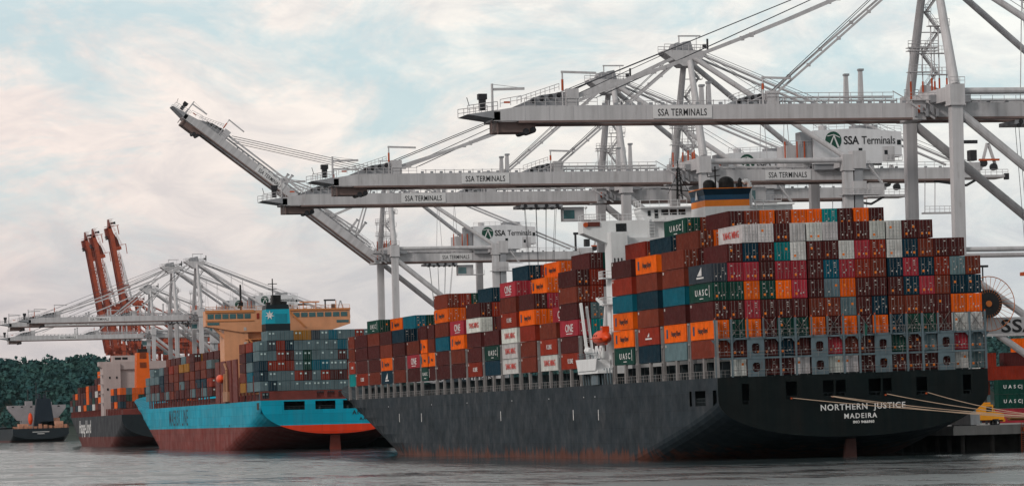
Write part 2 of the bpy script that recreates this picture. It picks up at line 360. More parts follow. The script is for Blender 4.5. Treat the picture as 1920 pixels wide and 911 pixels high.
# ---------------------------------------------------------------- hull maker
def lerp(a, b, t): return a+(b-a)*t
def hull_mesh(B, Zd, zc0, zb0, La, Yw, Lw, Yd, Ld, rise, rise_from, openings=(), stations=(), pw=1.7, pd=2.3, name='hull'):
    """open-backed hull, port side at x=0, transom plane at y=0; returns builder and stern outline"""
    Ys = sorted(set([0, 2, 4, 8, 14, 20, 28, 36, 46, 56, 66, 76, 90, 120, 160, 200, Yw]+list(stations)+[lerp(min(Yw, Yd), max(Lw, Ld), k/26) for k in range(27)]))
    def rows(Y):
        t = min(Y/La, 1); zc = lerp(zc0, -3.0, t**.8); zb = lerp(zb0, -8, min(Y/(La*.8), 1)**1.1)
        zt = Zd+(rise*max(0, (Y-rise_from)/(max(Ld, Lw)-rise_from))**1.3 if Y > rise_from else 0)
        zz = [zt, Zd-.01 if zt > Zd+.02 else zt-.005, 10.6, max(8.3, zc), zc if zc < 8.3 else zc-.001]
        pts = [(1.0, z) for z in zz[:4]]
        # down the vertical side when the bilge is low
        for k in range(1, 7): pts.append((1.0, lerp(zz[3], zc, k/6)))
        for k in range(1, 15):
            a = k/14*math.pi/2; pts.append((math.cos(a)**.9 if k < 14 else 0.0, zc-(zc-zb)*math.sin(a)))
        return pts
    vsP = []; H = B/2
    def ypos(z):
        f = min(max(z/Zd, 0), 1.35); return lerp(Yw, Yd, f**1.0), lerp(Lw, Ld, f**1.4)
    grid = []
    for Y in Ys:
        col_ = []
        for fx_, z in rows(Y):
            y0, y1 = ypos(z); f = min(max(z/Zd, 0), 1); p = lerp(pw, pd, f)
            tt = min(max((Y-y0)/(y1-y0), 0), 1); wv = 1-tt**p
            col_.append((fx_*wv*H, min(Y, y1), z))
        grid.append(col_)
    m = MB(); nr = len(grid[0]); vs = []
    for c in grid: vs += [(H-x, y, z) for x, y, z in c]
    off = len(vs)
    for c in grid: vs += [(H+x, y, z) for x, y, z in c]
    fs = []
    for i in range(len(grid)-1):
        for j in range(nr-1):
            skip = False
            for (ya, yb) in openings:
                if Ys[i] >= ya-.01 and Ys[i+1] <= yb+.01 and j == 2: skip = True
            a, b_, c_, d_ = i*nr+j, (i+1)*nr+j, (i+1)*nr+j+1, i*nr+j+1
            if not skip: fs.append((a, b_, c_, d_))
            fs.append((off+a, off+d_, off+c_, off+b_))
    # deck, 0.02 under the rail of the side
    for i in range(len(grid)-1):
        fs.append((i*nr+1, off+i*nr+1, off+(i+1)*nr+1, (i+1)*nr+1))
    m.add(vs, fs)
    outline = [(H-x, z) for x, y, z in grid[0]]
    outline = outline+[(H+x, z) for x, y, z in reversed(grid[0][:-1])]
    clean = []
    for p in outline:
        if not clean or (abs(p[0]-clean[-1][0])+abs(p[1]-clean[-1][1])) > .03: clean.append(p)
    return m, clean
def cut(obj_, boxes):
    c = MB()
    for b_ in boxes: c.box(*b_)
    bpy.context.view_layer.update(); co_ = c.build('cutter', black); co_.matrix_world = obj_.matrix_world.copy(); md = obj_.modifiers.new('b', 'BOOLEAN'); md.operation = 'DIFFERENCE'; md.object = co_; md.solver = 'EXACT'
    bpy.context.view_layer.update()
    me = bpy.data.meshes.new_from_object(obj_.evaluated_get(bpy.context.evaluated_depsgraph_get()))
    obj_.modifiers.clear(); obj_.data = me; bpy.data.objects.remove(co_)
# ================================================================ NEAR SHIP
LIST = -0.0113; PIV = Vector((0, 0, 12.44))
def lst(p):
    p = Vector(p)-PIV; return Vector((p.x*math.cos(LIST)+p.z*math.sin(LIST), p.y, -p.x*math.sin(LIST)+p.z*math.cos(LIST)))+PIV
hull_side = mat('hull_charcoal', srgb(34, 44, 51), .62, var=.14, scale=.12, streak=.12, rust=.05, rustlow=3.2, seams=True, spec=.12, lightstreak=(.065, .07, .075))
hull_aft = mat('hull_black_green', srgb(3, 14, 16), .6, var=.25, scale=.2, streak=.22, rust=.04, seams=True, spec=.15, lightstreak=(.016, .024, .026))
NS = thing('container_ship', 'huge charcoal container ship with dark green-black stern, nearest the camera', 'ship', lst((0, 0, 0)), (0, LIST, 0))
hm, outl = hull_mesh(42.84, 12.44, 9.0, 2.9, 80, 232, 338, 306, 348, 4.6, 306, openings=[(.7, 2.8), (6.9, 12.7), (14.7, 16.1)], stations=[.7, 2.8, 6.9, 12.7, 14.7, 16.1])
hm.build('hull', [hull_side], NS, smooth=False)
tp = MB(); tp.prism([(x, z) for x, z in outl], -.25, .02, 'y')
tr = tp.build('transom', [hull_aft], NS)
OPN = [(3.7, 4.9, 8.3, 11.4), (10.6, 12.4, 8.8, 11.5), (16.5, 18.2, 9.1, 11.5), (18.5, 20.1, 9.1, 11.5), (23.7, 25.7, 9.0, 11.5), (26.0, 27.4, 9.0, 11.5), (31.3, 33.1, 8.8, 11.5), (38.8, 40.1, 8.7, 11.6)]
cut(tr, [(a, -1, c, b_, .5, d) for a, b_, c, d in OPN])
mb = MB()
mb.box(.4, .5, 7.9, 42.4, 18, 8.1); mb.box(.6, 18, 8.1, 42.2, 18.3, 12.2)                # mooring deck seen through the openings
for a, b_, c, d in OPN: mb.rail([(a, .3, c-.6), (b_, .3, c-.6)], 1.1, .05, .6)
mb.rail([(.25, 6.9, 8.3), (.25, 12.7, 8.3)], 1.1, .05, .8)
for x in (11.2, 17.2, 19.3, 24.5, 26.6, 32.2): mb.tube((x, 1.2, 8.1), (x, 1.2, 9.0), .3); mb.tube((x+.7, 1.2, 8.1), (x+.7, 1.2, 9.0), .3)
mb.build('mooring_deck', deckdark, NS)
mb = MB()
for x in (11.4, 17.9, 26.3, 32.8): mb.box(x-.1, -.45, 8.85, x+.12, -.25, 9.08)
mb.each('fairlead', orange_m, NS)
rust_streak = mat('dull_steel', srgb(40, 40, 40), .6)
for k, (s_, sz, x, z, sp_) in enumerate([('NORTHERN  JUSTICE', 1.26, 15.9, 6.95, 1.16), ('MADEIRA', 1.05, 19.6, 5.62, 1.25), ('IMO 9466960', .55, 21.0, 4.85, 1.1)]):
    link('ship_name', text(s_, sz, lwhite, .02, 1.0, sp_), NS, (x, -.30, z), FACE_Y)
mb = MB()                                                              # rudder head
mb.prism([(19.9, -3), (22.6, -3), (22.4, 2.8), (21.0, 2.6)], 3.0, 3.8, 'y'); mb.build('rudder', mat('rudder_rust', srgb(70, 40, 36), .7, var=.3, rust=.6), NS)
# draught marks / hull marks
mb = MB()
for y, z in [(250, 8.0), (226, 7.9), (150, 7.7), (92, 7.5), (74, 7.4)]: mb.box(-.03, y, z-.9, 0.02, y+.35, z+.9)
for y in (262, 215, 180, 140, 110, 84, 76): mb.box(-.03, y, 10.4, .02, y+.35, 10.6)
mb.each('hull_mark', lwhite, NS)
# hatch coamings and deck gear below the stacks
mb = MB()
mb.box(2.4, 1.6, 12.44, 40.4, 62, 14.9); mb.box(2.4, 88, 12.44, 40.4, 300, 14.9)
for k in range(0, 78):
    y = 2+k*3.85
    if 62 < y < 88 or y > 300: continue
    mb.box(1.5, y, 12.44, 2.4, y+.25, 14.9); mb.box(1.7, y+1.2, 12.44, 2.3, y+2.6, 13.6)
mb.build('hatch_coaming', deckdark, NS)
mb = MB(); mb.rail([(.1, 1, 12.44), (.1, 62, 12.44)], 1.05, .035, 1.5); mb.rail([(.1, 88, 12.44), (.1, 300, 12.44)], 1.05, .035, 1.5)
mb.build('deck_rail', postgrey, NS)
# container bays: (y aft, y fore) with the colours of the port column from tier 2 up
BAYS = {
 'F0': (300.9, 308.6, 'TKBB'), 'F1': (285.2, 300.2, 'KMMM'), 'F2': (270.4, 284.2, 'BMMBG'), 'F3': (256.2, 269.6, 'DOBM'), 'F4': (241.8, 255.3, 'BMMD'),
 'F5': (226.2, 239.4, 'MRB'), 'F6a': (217.8, 224.4, 'GOOM'), 'F6b': (210.2, 216.8, 'MOBM'), 'F7': (195.8, 209.0, 'MMLBOB'), 'F8': (180.9, 194.0, 'MBOR'),
 'F9': (165.6, 178.3, 'KMMWM'), 'F10': (149.5, 162.6, 'DGM'), 'F11': (134.1, 147.1, 'WWWKBR'), 'F12': (119.3, 131.5, 'BBKOM'), 'F13': (102.7, 115.6, 'WKB'),
 'F14': (86.9, 99.9, 'KMRMBM'), 'A1': (48.9, 61.9, 'GOOLKM'), 'A2': (32.9, 45.9, 'DKBDBO'), 'A3': (16.7, 29.7, 'SOMLBB'), 'A4': (1.1, 14.1, 'BOMGN')}
EXTRA = {  # (bay, column): {tier: colour}
 ('F2', 1): {6: 'G'}, ('F3', 1): {5: 'M', 6: 'O'}, ('F4', 1): {4: 'M', 5: 'D', 6: 'L'}, ('F4', 2): {5: 'K', 6: 'G'}, ('F4', 3): {5: 'B', 6: 'M'},
 ('F5', 1): {5: 'M'}, ('F7', 1): {6: 'O', 7: 'K'}, ('F7', 2): {6: 'M', 7: 'G'}, ('F7', 3): {7: 'G'}, ('F8', 1): {5: 'M'},
 ('F9', 1): {5: 'M', 6: 'K', 7: 'D'}, ('F9', 2): {6: 'M', 7: 'M'}, ('F10', 1): {5: 'M'}, ('F11', 1): {5: 'M', 6: 'M', 7: 'R', 8: 'D'}, ('F11', 2): {7: 'M', 8: 'K'},
 ('F12', 1): {5: 'O', 6: 'R', 7: 'O'}, ('F12', 2): {6: 'M', 7: 'O', 8: 'O'}, ('F13', 1): {5: 'R'}, ('F13', 2): {5: 'D'},
 ('F14', 1): {3: 'M', 4: 'T', 5: 'S', 6: 'K', 7: 'K', 8: 'M'}, ('F14', 2): {7: 'M', 8: 'G'},
 ('A1', 1): {8: 'K'}, ('A1', 2): {8: 'M'}, ('A2', 1): {8: 'D'}, ('A2', 2): {8: 'M', 9: 'G'}, ('A2', 3): {8: 'B', 9: 'B'},
 ('A3', 1): {7: 'M', 8: 'B'}, ('A3', 2): {8: 'O'}}
for k, c_ in enumerate('MBOBOOTMOM'): EXTRA[('A3', 3+k)] = {9: c_}
GRID = {8: '--WWMWWWMMWWMM---', 7: '-MDMTWMMWRKWDBMM-', 6: 'DRRMRRMLRKBDRDKSB', 5: 'GGOGORMSOMMMDRBDD', 4: 'MMRMMMBBSMDBBMMOO',
        3: 'OGOMGGOMOMODGGMWW', 2: 'MMMMDMMRBMMGMSMRS', 1: '-WMMMWMWWMMMMMMWS'}
TP = 2.86; T2Z = 15.5; PIT = 2.52
def colx(c_): return .04+2.5*c_+(.16 if c_ > 5 else 0)+(.16 if c_ > 10 else 0)
def tz(t_): return T2Z+(t_-2)*TP
# ---- container meshes
def container_mesh(ln, wd=2.41, ht=2.80, mats=None, corr=True):
    m = MB(); f = .09
    for x in (0, wd-f):
        for y in (0, ln-f): m.box(x, y, 0, x+f, y+f, ht)
        m.box(x, f, 0, x+f, ln-f, .16); m.box(x, f, ht-.12, x+f, ln-f, ht)
    for y in (0, ln-f): m.box(f, y, 0, wd-f, y+f, .14); m.box(f, y, ht-.10, wd-f, y+f, ht)
    n = int(ln/.56); st = (ln-2*f)/n
    for side in (0, 1):
        prof = []
        for k in range(n):
            y = f+k*st
            for yy, d in ((0, .02), (.3, .02), (.42, .06), (.88, .06)): prof.append((y+yy*st, d))
        prof.append((ln-f, .02)); vs = []
        for y, d in prof:
            x = d if side == 0 else wd-d; vs += [(x, y, .16), (x, y, ht-.12)]
        fs = [((2*i, 2*i+1, 2*i+3, 2*i+2) if side == 1 else (2*i, 2*i+2, 2*i+3, 2*i+1)) for i in range(len(prof)-1)]
        m.add(vs, fs)
    m.add([(f, .05, .14), (wd-f, .05, .14), (wd-f, .05, ht-.1), (f, .05, ht-.1)], [(0, 1, 2, 3)], 0)
    m.add([(f, ln-.05, .14), (wd-f, ln-.05, .14), (wd-f, ln-.05, ht-.1), (f, ln-.05, ht-.1)], [(3, 2, 1, 0)], 0)
    m.add([(f, f, ht-.03), (wd-f, f, ht-.03), (wd-f, ln-f, ht-.03), (f, ln-f, ht-.03)], [(0, 1, 2, 3)], 0)
    m.add([(f, f, .1), (wd-f, f, .1), (wd-f, ln-f, .1), (f, ln-f, .1)], [(3, 2, 1, 0)], 0)
    return m.mesh('container_shell', mats or [cont, bar_m])
def door_mesh(left, var):
    """one door leaf, 1.11 wide, from the container's end frame; bars and stickers are part of it"""
    m = MB(); x0, x1 = (0, 1.105)
    m.box(x0, 0, .16, x1, .05, 2.68); rr_ = random.Random(var*2+left)
    for k in range(5): m.box(x0+.06, -.028, .34+k*.47, x1-.06, 0, .34+k*.47+.2)           # horizontal ribs
    for bx_ in (.3, .8):
        m.tube((bx_, -.07, .14), (bx_, -.07, 2.70), .032, n=5, m=1)
        for z in (.3, .9, 1.5, 2.1, 2.5): m.box(bx_-.05, -.06, z, bx_+.05, -.028, z+.07, 1)
        m.box(bx_, -.09, 1.18, bx_+.28, -.06, 1.24, 1)
    if left: m.box(x1-.02, -.02, .16, x1+.0, 0, 2.68, 4)
    # stickers and numbers
    spots = [(.36, 2.2, .3, .16), (.42, 1.9, .2, .12), (.1, .6, .16, .22), (.5, .7, .2, .2), (.4, 1.6, .28, .1), (.86, 1.0, .16, .3)]
    for (x, z, w_, h_) in spots:
        if rr_.random() < .36: m.box(x, -.045, z, x+w_, -.03, z+h_, 2)
    if rr_.random() < .4:
        z = rr_.choice((.5, .5, 1.55)); m.box(.45, -.05, z, .45+.36, -.03, z+.34, 3)
    return m.mesh('container_door', [cont, bar_m, sticker_w, sticker_o, seal])
DOORS = [(door_mesh(1, v), door_mesh(0, v)) for v in range(16)]
SHELL = {}
def shell(ln, ht=2.76):
    k = (round(ln, 1), ht)
    if k not in SHELL: SHELL[k] = container_mesh(k[0], ht=ht)
    return SHELL[k]
rc = random.Random(11)
ORD = ['', 'first', 'second', 'third', 'fourth', 'fifth', 'sixth', 'seventh', 'eighth', 'ninth', 'tenth', 'eleventh', 'twelfth', 'thirteenth', 'fourteenth', 'fifteenth', 'sixteenth', 'seventeenth', 'eighteenth', 'nineteenth', 'twentieth']
NC = [0]
def container(x, y, z, ln, colk, label, group, doors=False, rot=(0, LIST, 0), listed=True, tone=None):
    o = link('shipping_container', shell(ln), None, lst((x, y, z)) if listed else (x, y, z), rot)
    c = PAL[colk][0]; f = rc.uniform(.82, 1.2); o.color = (c[0]*f, c[1]*f*rc.uniform(.95, 1.05), c[2]*f, 1)
    tag(o, label, 'container', group); NC[0] += 1
    if doors:
        v = rc.randrange(16)
        for k in (0, 1):
            d = link('door', DOORS[v][k], o, (.09+k*1.13, -.012, 0)); d.color = o.color
    return o
LOGO = {'O': ('Hapag-Lloyd', 1.15, .95, letter), 'G': ('U A S C', 1.35, 1.55, lwhite), 'R': ('ONE', 1.9, 1.45, lwhite), 'K': ('K LINE', 1.15, 1.15, lwhite), 'W': ('YANG MING', 1.5, 1.05, None)}
red_letter = mat('letter_red', srgb(190, 60, 50), .6, var=.3, scale=1.5)
blue_letter = mat('letter_blue', srgb(20, 55, 85), .6)
def side_logo(o, k, ln):
    if k not in LOGO: return
    s_, sz, xs, m = LOGO[k]; m = m or red_letter
    if k == 'K' and rc.random() < .25: return
    if ln < 10: sz *= .7; s_ = {'Hapag-Lloyd': 'Hapag'}.get(s_, s_)
    me = text(s_, sz, m, .015, xs, 1.0, 'CENTER')
    link('lettering', me, o, (-.02, ln*.47, 1.38-sz*.33), FACE_X)
    if k == 'O':
        mb = MB(); yy = ln*.47+ (4.6 if ln > 10 else 2.6); mb.box(-.03, yy, .7, -.01, yy+.9, 2.1); mb.build('emblem', blue_letter, o)
    if k == 'G':
        mb = MB(); mb.box(-.03, ln*.47-4.6, .6, -.01, ln*.47-4.4, 2.4); mb.box(-.03, ln*.47-1.0, .42, -.01, ln*.47+1.0, .55); mb.build('emblem', lwhite, o)
    if k == 'R':
        mb = MB(); mb.box(-.03, ln*.47-2.2, .36, -.01, ln*.47+2.2, .5); mb.build('emblem', lwhite, o)
def sail_logo(o, ln, z0=1.0, s_=1.0):
    mb = MB(); y = ln*.5
    mb.prism([(y+1.6*s_, z0), (y-.9*s_, z0), (y-.9*s_, z0+1.3*s_)], -.03, -.01, 'x'); mb.box(-.03, y-2, z0-.45, -.01, y+2, z0-.2); mb.build('emblem', lwhite, o)
BN = list(BAYS); 
bayord = {k: i+1 for i, k in enumerate(BN)}
def bay_phrase(bk):
    if bk[0] == 'F': return ORD[BN.index(bk)+1]+' bay from bow'
    return {'A1': 'first bay aft of tower', 'A2': 'second bay aft of tower', 'A3': 'third bay aft of tower', 'A4': 'stern bay, long side showing'}[bk]
for bk, (ya, yb, colr) in BAYS.items():
    ln = yb-ya
    for i, ck in enumerate(colr):
        t_ = i+2
        nxt = None if bk == 'A4' else BAYS[BN[BN.index(bk)+1]]
        showdoor = (bk == 'A4') or (nxt is not None and (t_ > len(nxt[2])+1 or bk == 'F14'))
        o = container(0.04, ya, tz(t_), ln, ck, f"{PAL[ck][1]} container, port edge, tier {t_}, {bay_phrase(bk)}", 'containers on the near ship', showdoor)
        if bk == 'A4' and t_ == 6: sail_logo(o, ln, 1.1)
        elif bk == 'F3' and t_ == 2: sail_logo(o, ln)
        elif bk == 'A2' and t_ == 3: sail_logo(o, ln, 1.3, .5)
        elif bk in ('A2', 'A3', 'A4', 'A1') and ck == 'K': pass
        else: side_logo(o, ck, ln)
        if ck in 'MBKSL' and rc.random() < .5:
            mb = MB(); mb.box(-.03, ln-1.1, 2.15, -.01, ln-.5, 2.55); mb.build('placard', sticker_w, o)
for (bk, c_), d in EXTRA.items():
    ya, yb, _ = BAYS[bk]; ln = yb-ya
    for t_, ck in d.items():
        o = container(colx(c_), ya, tz(t_), ln, ck, f"{PAL[ck][1]} container, row {c_+1} inward, tier {t_}, {bay_phrase(bk)}", 'containers on the near ship', True)
        lowside = c_ == 1 or (bk == 'A2' and c_ == 2) or (bk == 'F12' and c_ == 2)
        if lowside and t_ > len(BAYS[bk][2])+1: side_logo(o, ck, ln)
for t_, row in GRID.items():
    for c_, ck in enumerate(row):
        if ck == '-' or (c_ == 0 and t_ >= 2): continue
        o = container(colx(c_), 1.1, tz(t_), 13.0, ck, f"{PAL[ck][1]} container end, stern stack column {c_+1} from left, tier {t_} from bottom", 'containers on the near ship', True)
        if t_ == 8 and c_ == 2: side_logo(o, 'W', 13.0)
# ---- lashing frame over the transom
LF = MB(); 
zb_, zm_, zt_ = 12.44, 15.25, 18.2
panels = [2, 6, 10, 14]
def px(c_): return .02+PIT*c_
for c_ in panels:
    pan = MB()
    x0, x1 = px(c_)-.05, px(c_+1)+.05; xm = (x0+x1)/2
    pan.box(x0, .35, zb_, x1, .65, zb_+.7)
    for z0, z1 in ((zb_+.7, zb_+2.1), (zb_+3.5, zb_+5.0)):
        pan.box(x0, .35, z0, xm-.62, .65, z1); pan.box(xm+.62, .35, z0, x1, .65, z1)
        for sx, sz_ in ((-1, 0), (1, 0), (-1, 1), (1, 1)):                              # rounded corners
            cx_ = xm+sx*.62; cz_ = z1 if sz_ else z0; pan.prism([(cx_, cz_), (cx_-sx*.28, cz_), (cx_, cz_+(-.28 if sz_ else .28))], .36, .64, 'y')
    pan.box(x0, .35, zb_+2.1, x1, .65, zb_+3.5); pan.box(x0, .35, zb_+5.0, x1, .65, zt_+.2)
    pan.build('bulkhead_panel', shipgrey, NS)
for c_ in range(0, 18):
    p_ = MB(); x = px(c_)
    if c_ in panels or c_-1 in panels: p_.box(x-.1, .1, zt_, x+.1, .34, zt_+3.0)
    else: p_.box(x-.12, .1, zb_, x+.12, .5, zt_+3.0); p_.prism([(x-.19, zt_-.1), (x-.19, zt_-.7), (x-.7, zt_-.1)], .3, .5, 'y'); p_.prism([(x+.19, zt_-.1), (x+.7, zt_-.1), (x+.19, zt_-.7)], .3, .5, 'y')
    p_.box(x-.08, .12, zt_+3.0, x+.08, .32, zt_+3.25, 1)
    p_.build('lashing_post', [shipgrey, orange_m], NS)
mb = MB(); mb.box(0, .3, zm_-.14, 42.8, .55, zm_+.14); mb.box(0, .3, zt_-.14, 42.8, .95, zt_+.14)
for c_ in range(17):
    x = px(c_)
    for xx in (x+.2, x+PIT-.2): mb.beam((xx, .25, zt_+.2), (x+PIT/2+(xx-x-PIT/2)*.05, .9, zt_+3.4 if 0 else tz(3)+.3), .05, .05)
mb.build('lashing_walkway', shipgrey, NS)
mb = MB(); mb.rail([(0, .15, zt_+.14), (42.8, .15, zt_+.14)], 1.1, .03, 1.26); mb.rail([(0, .15, zb_), (42.8, .15, zb_)], 1.05, .03, 1.26); mb.rail([(0, .15, zm_), (42.8, .15, zm_)], 1.0, .03, 2.52)
mb.build('stern_rail', postgrey, NS)
mb = MB()
for c_ in range(17):                                                                      # crossed lashing rods
    if GRID[3][c_] in 'GMDW':
        x = px(c_)
        mb.tube((x+.3, .95, tz(3)+.3), (x+PIT-.3, 1.0, tz(4)+.1), .04, n=4); mb.tube((x+PIT-.3, .95, tz(3)+.3), (x+.3, 1.0, tz(4)+.1), .04, n=4)
mb.build('lashing_rod', steel, NS)
# flag at the stern
mb = MB(); mb.tube((23.4, -.1, 15.5), (23.2, -.7, 20.5), .05); mb.build('flag_staff', postgrey, NS)
mb = MB(); mb.add([(23.3, -.5, 19.6), (23.2, -.62, 20.2), (23.75, -.7, 19.5), (23.6, -.5, 18.0), (23.3, -.45, 18.2)], [(0, 1, 2, 3, 4)]); mb.build('flag', mat('flag_green', srgb(0, 70, 60), .7), NS)
# ---- lashing posts along the port side
postA = MB()
for dy in (-.55, .55): postA.box(0, dy-.16, 0, .45, dy+.16, 3.1); postA.box(.05, dy-.12, 3.1, .4, dy+.12, 8.6)
for z in (0, 2.8, 5.2, 8.3): postA.box(0, -.55, z, .42, .55, z+.35)
pa = postA.mesh('lashing_bridge_post', postgrey)
postB = MB(); postB.box(0, -.38, 0, .45, .38, 3.05); pb = postB.mesh('support_post', postgrey)
ends = [BAYS[k] for k in BN]
bounds = []
for k1, k2 in zip(BN[:-1], BN[1:]):
    if k1 == 'F14' or k1 == 'F6a': continue
    bounds.append((BAYS[k1][0]+BAYS[k2][1])/2)
bounds += [86.0, 62.8, .75, 309.5]
for y in bounds: link('lashing_post', pa, NS, (.02, y, 12.44))
for k in BN:
    ya, yb, _ = BAYS[k]
    if k not in ('F0', 'F6a', 'F6b'): link('support_post', pb, NS, (.05, (ya+yb)/2, 12.44))
# ---- superstructure
ISL = MB()
ISL.box(1.75, 68, 12.44, 4.6, 72.5, 38.0)                                # stair tower at the port edge
ISL.box(4.6, 69.4, 12.44, 38.2, 78, 37.0); ISL.box(38.2, 68, 12.44, 41.0, 84, 38.0)
# bridge wing: deep tapered box out to the ship's side
ISL.prism([(-2.4, 38.0), (-2.4, 40.0), (45.5, 40.0), (45.5, 38.0), (41.0, 36.2), (1.75, 36.2)], 70.5, 74.0, 'y')
ISL.prism([(8.6, 40.0), (34.8, 40.0), (34.8, 42.0), (8.0, 42.0), (8.0, 41.5)], 71.5, 76, 'y')
ISL.box(7.8, 70.8, 42.0, 35, 76.5, 42.2)
isl = ISL.build('superstructure', shipwhite, NS)
mb = MB(); mb.box(3.3, 70.42, 37.4, 5.1, 70.5, 39.5); mb.box(9.2, 71.42, 40.7, 9.7, 71.5, 41.6); mb.box(10.4, 71.42, 40.3, 11.0, 71.5, 41.7)
for x in (11.6, 13.1, 14.6): mb.box(x, 71.42, 40.8, x+1.2, 71.5, 41.7)
for k in range(3): mb.box(2.15+k*.6, 67.93, 32.6, 2.35+k*.6, 68, 33.6)
for y in ():  mb.box(-2.76, y, 38.9, -2.7, y+1.2, 39.6)
mb.each('window', glass, isl)
mb = MB(); mb.rail([(-2.3, 70.6, 40.0), (8.4, 70.6, 40.0)], 1.1, .04, 1.5); mb.rail([(-2.3, 70.6, 40.0), (-2.3, 73.9, 40.0)], 1.1, .04, 1.5); mb.rail([(7.9, 71, 42.2), (16, 71, 42.2)], 1.1, .04, 1.5)
mb.rail([(7.9, 70.9, 42.2), (7.9, 76, 42.2)], 1.1, .04, 1.5)
for k in range(6): mb.box(9.0, 69.9, 37.2+k*.5, 9.9, 70.4, 37.25+k*.5)
mb.beam((8.95, 70.2, 36.6), (8.95, 70.2, 40.6), .08, .2); mb.beam((9.95, 70.2, 36.6), (9.95, 70.2, 40.6), .08, .2)
mb.build('bridge_rail', shipwhite, isl)
mb = MB(); mb.box(9.6, 69.3, 39.6, 16, 71.4, 39.9); mb.rail([(9.7, 69.4, 39.9), (16, 69.4, 39.9)], 1.1, .035, 1.3); mb.build('bridge_balcony', shipwhite, isl)
for zz in (30.2, 25.8, 20.6):
    mb = MB(); mb.box(.2, 68.4, zz, 1.75, 71.5, zz+.18); mb.rail([(.25, 71.4, zz+.18), (.25, 68.5, zz+.18), (1.7, 68.5, zz+.18)], 1.1, .05, .6); mb.build('balcony', shipwhite, isl)
mb = MB(); mb.box(-1.6, 70.3, 39.1, .5, 70.49, 39.85); mb.build('wing_dodger', mat('dodger_brown', srgb(96, 48, 40), .7), isl)
mb = MB(); mb.tube((-1.9, 70.2, 40.3), (-1.9, 70.2, 42.2), .06); mb.sphere((-1.9, 70.2, 42.3), .3, .3, .25, 8, 6); mb.tube((-2.0, 70.3, 39.4), (-2.0, 70.1, 39.4), .42, n=12, m=1); mb.build('wing_light', [shipwhite, orange_m], isl)
# mast
mb = MB()
for dx, dy in ((-.5, -.5), (.5, -.5), (0, .6)): mb.tube((15.2+dx, 73+dy, 43.3), (15.2+dx*.3, 73+dy*.3, 48.8), .12, n=5)
for k in range(6):
    z = 43.8+k*.8; mb.tube((14.7, 72.5, z), (15.7, 72.5, z+.7), .06, n=4); mb.tube((15.7, 72.5, z), (14.7, 72.5, z+.7), .06, n=4)
mb.tube((12.0, 72.6, 45.3), (18.5, 72.6, 44.6), .09, n=5); mb.tube((15.2, 73, 48.8), (15.2, 73, 50.0), .1); mb.tube((13.2, 72.6, 44.4), (15.2, 73, 48), .05, n=4); mb.tube((17.0, 72.6, 44.4), (15.2, 73, 48), .05, n=4)
mb.build('mast', black, NS)
# funnel
FB = srgb(0, 62, 92); FO = srgb(220, 120, 20)
mb = MB()
def fr(z0, e0, z1, e1, m):
    xa, xb, ya, yb = 15.5, 23.2, 58, 66.5
    vs = [(xa-e0, ya-e0, z0), (xb+e0, ya-e0, z0), (xb+e0, yb, z0), (xa-e0, yb, z0), (xa-e1, ya-e1, z1), (xb+e1, ya-e1, z1), (xb+e1, yb, z1), (xa-e1, yb, z1)]
    mb.add(vs, [(0, 3, 2, 1), (4, 5, 6, 7), (0, 1, 5, 4), (1, 2, 6, 5), (2, 3, 7, 6), (3, 0, 4, 7)], m)
fr(13, 0, 41.3, 0, 2); fr(41.302, 0, 42.35, 0, 1); fr(42.352, 0, 43.2, .03, 0); fr(43.202, .03, 44.2, .38, 3); fr(44.202, .4, 44.34, .42, 1)
fn = mb.build('funnel', [mat('funnel_blue', FB, .5, var=.1), mat('funnel_orange', FO, .5, var=.15), shipwhite, mat('funnel_blue_shaded', srgb(4, 40, 58), .5)], NS)  # last material: the funnel blue darkened, shade of the flared top painted in
mb = MB(); mb.prism([(62.6, 42.6), (61.2, 42.6), (61.9, 44.0)], 15.2, 15.1, 'x'); mb.build('emblem', lwhite, fn)
for x, r_x, h in ((17.0, 1.0, 1.6), (20.0, 1.3, 2.1), (22.4, .4, 1.8)):
    mb = MB(); mb.tube((x, 60.5, 44.3), (x, 60.5, 44.3+h*.55), r_x, n=18); mb.sphere((x, 60.5, 44.3+h*.55), r_x, r_x, h*.45, 18, 10); mb.build('exhaust_pipe', black, fn)
mb = MB(); mb.tube((17.9, 59.6, 44.3), (17.9, 59.6, 48.0), .14); mb.tube((16.6, 59.6, 46.3), (18.8, 59.6, 46.5), .07); mb.tube((16.6, 59.6, 46.3), (16.5, 59.6, 47), .07); mb.tube((17.4, 59.6, 47.2), (18.5, 59.6, 47.4), .06); mb.build('funnel_mast', black, fn)
mb = MB(); pts = [(23.9, 60, 41), (23.9, 60, 44.9)]+[(23.3+.6*math.cos(k*math.pi/6), 60, 44.9+.6*math.sin(k*math.pi/6)) for k in range(1, 6)]
for p, q_ in zip(pts[:-1], pts[1:]): mb.tube(p, q_, .4, n=12)
mb.tube((24.2, 60, 41), (25.2, 60, 41), .12); mb.tube((24.3, 60, 43), (25.2, 60, 40.5), .12); mb.tube((24.4, 60, 42.3), (26.2, 60, 42.3), .1); mb.tube((26.2, 60, 42.3), (26.2, 60, 40.5), .1)
mb.build('vent_pipe', shipwhite, fn)
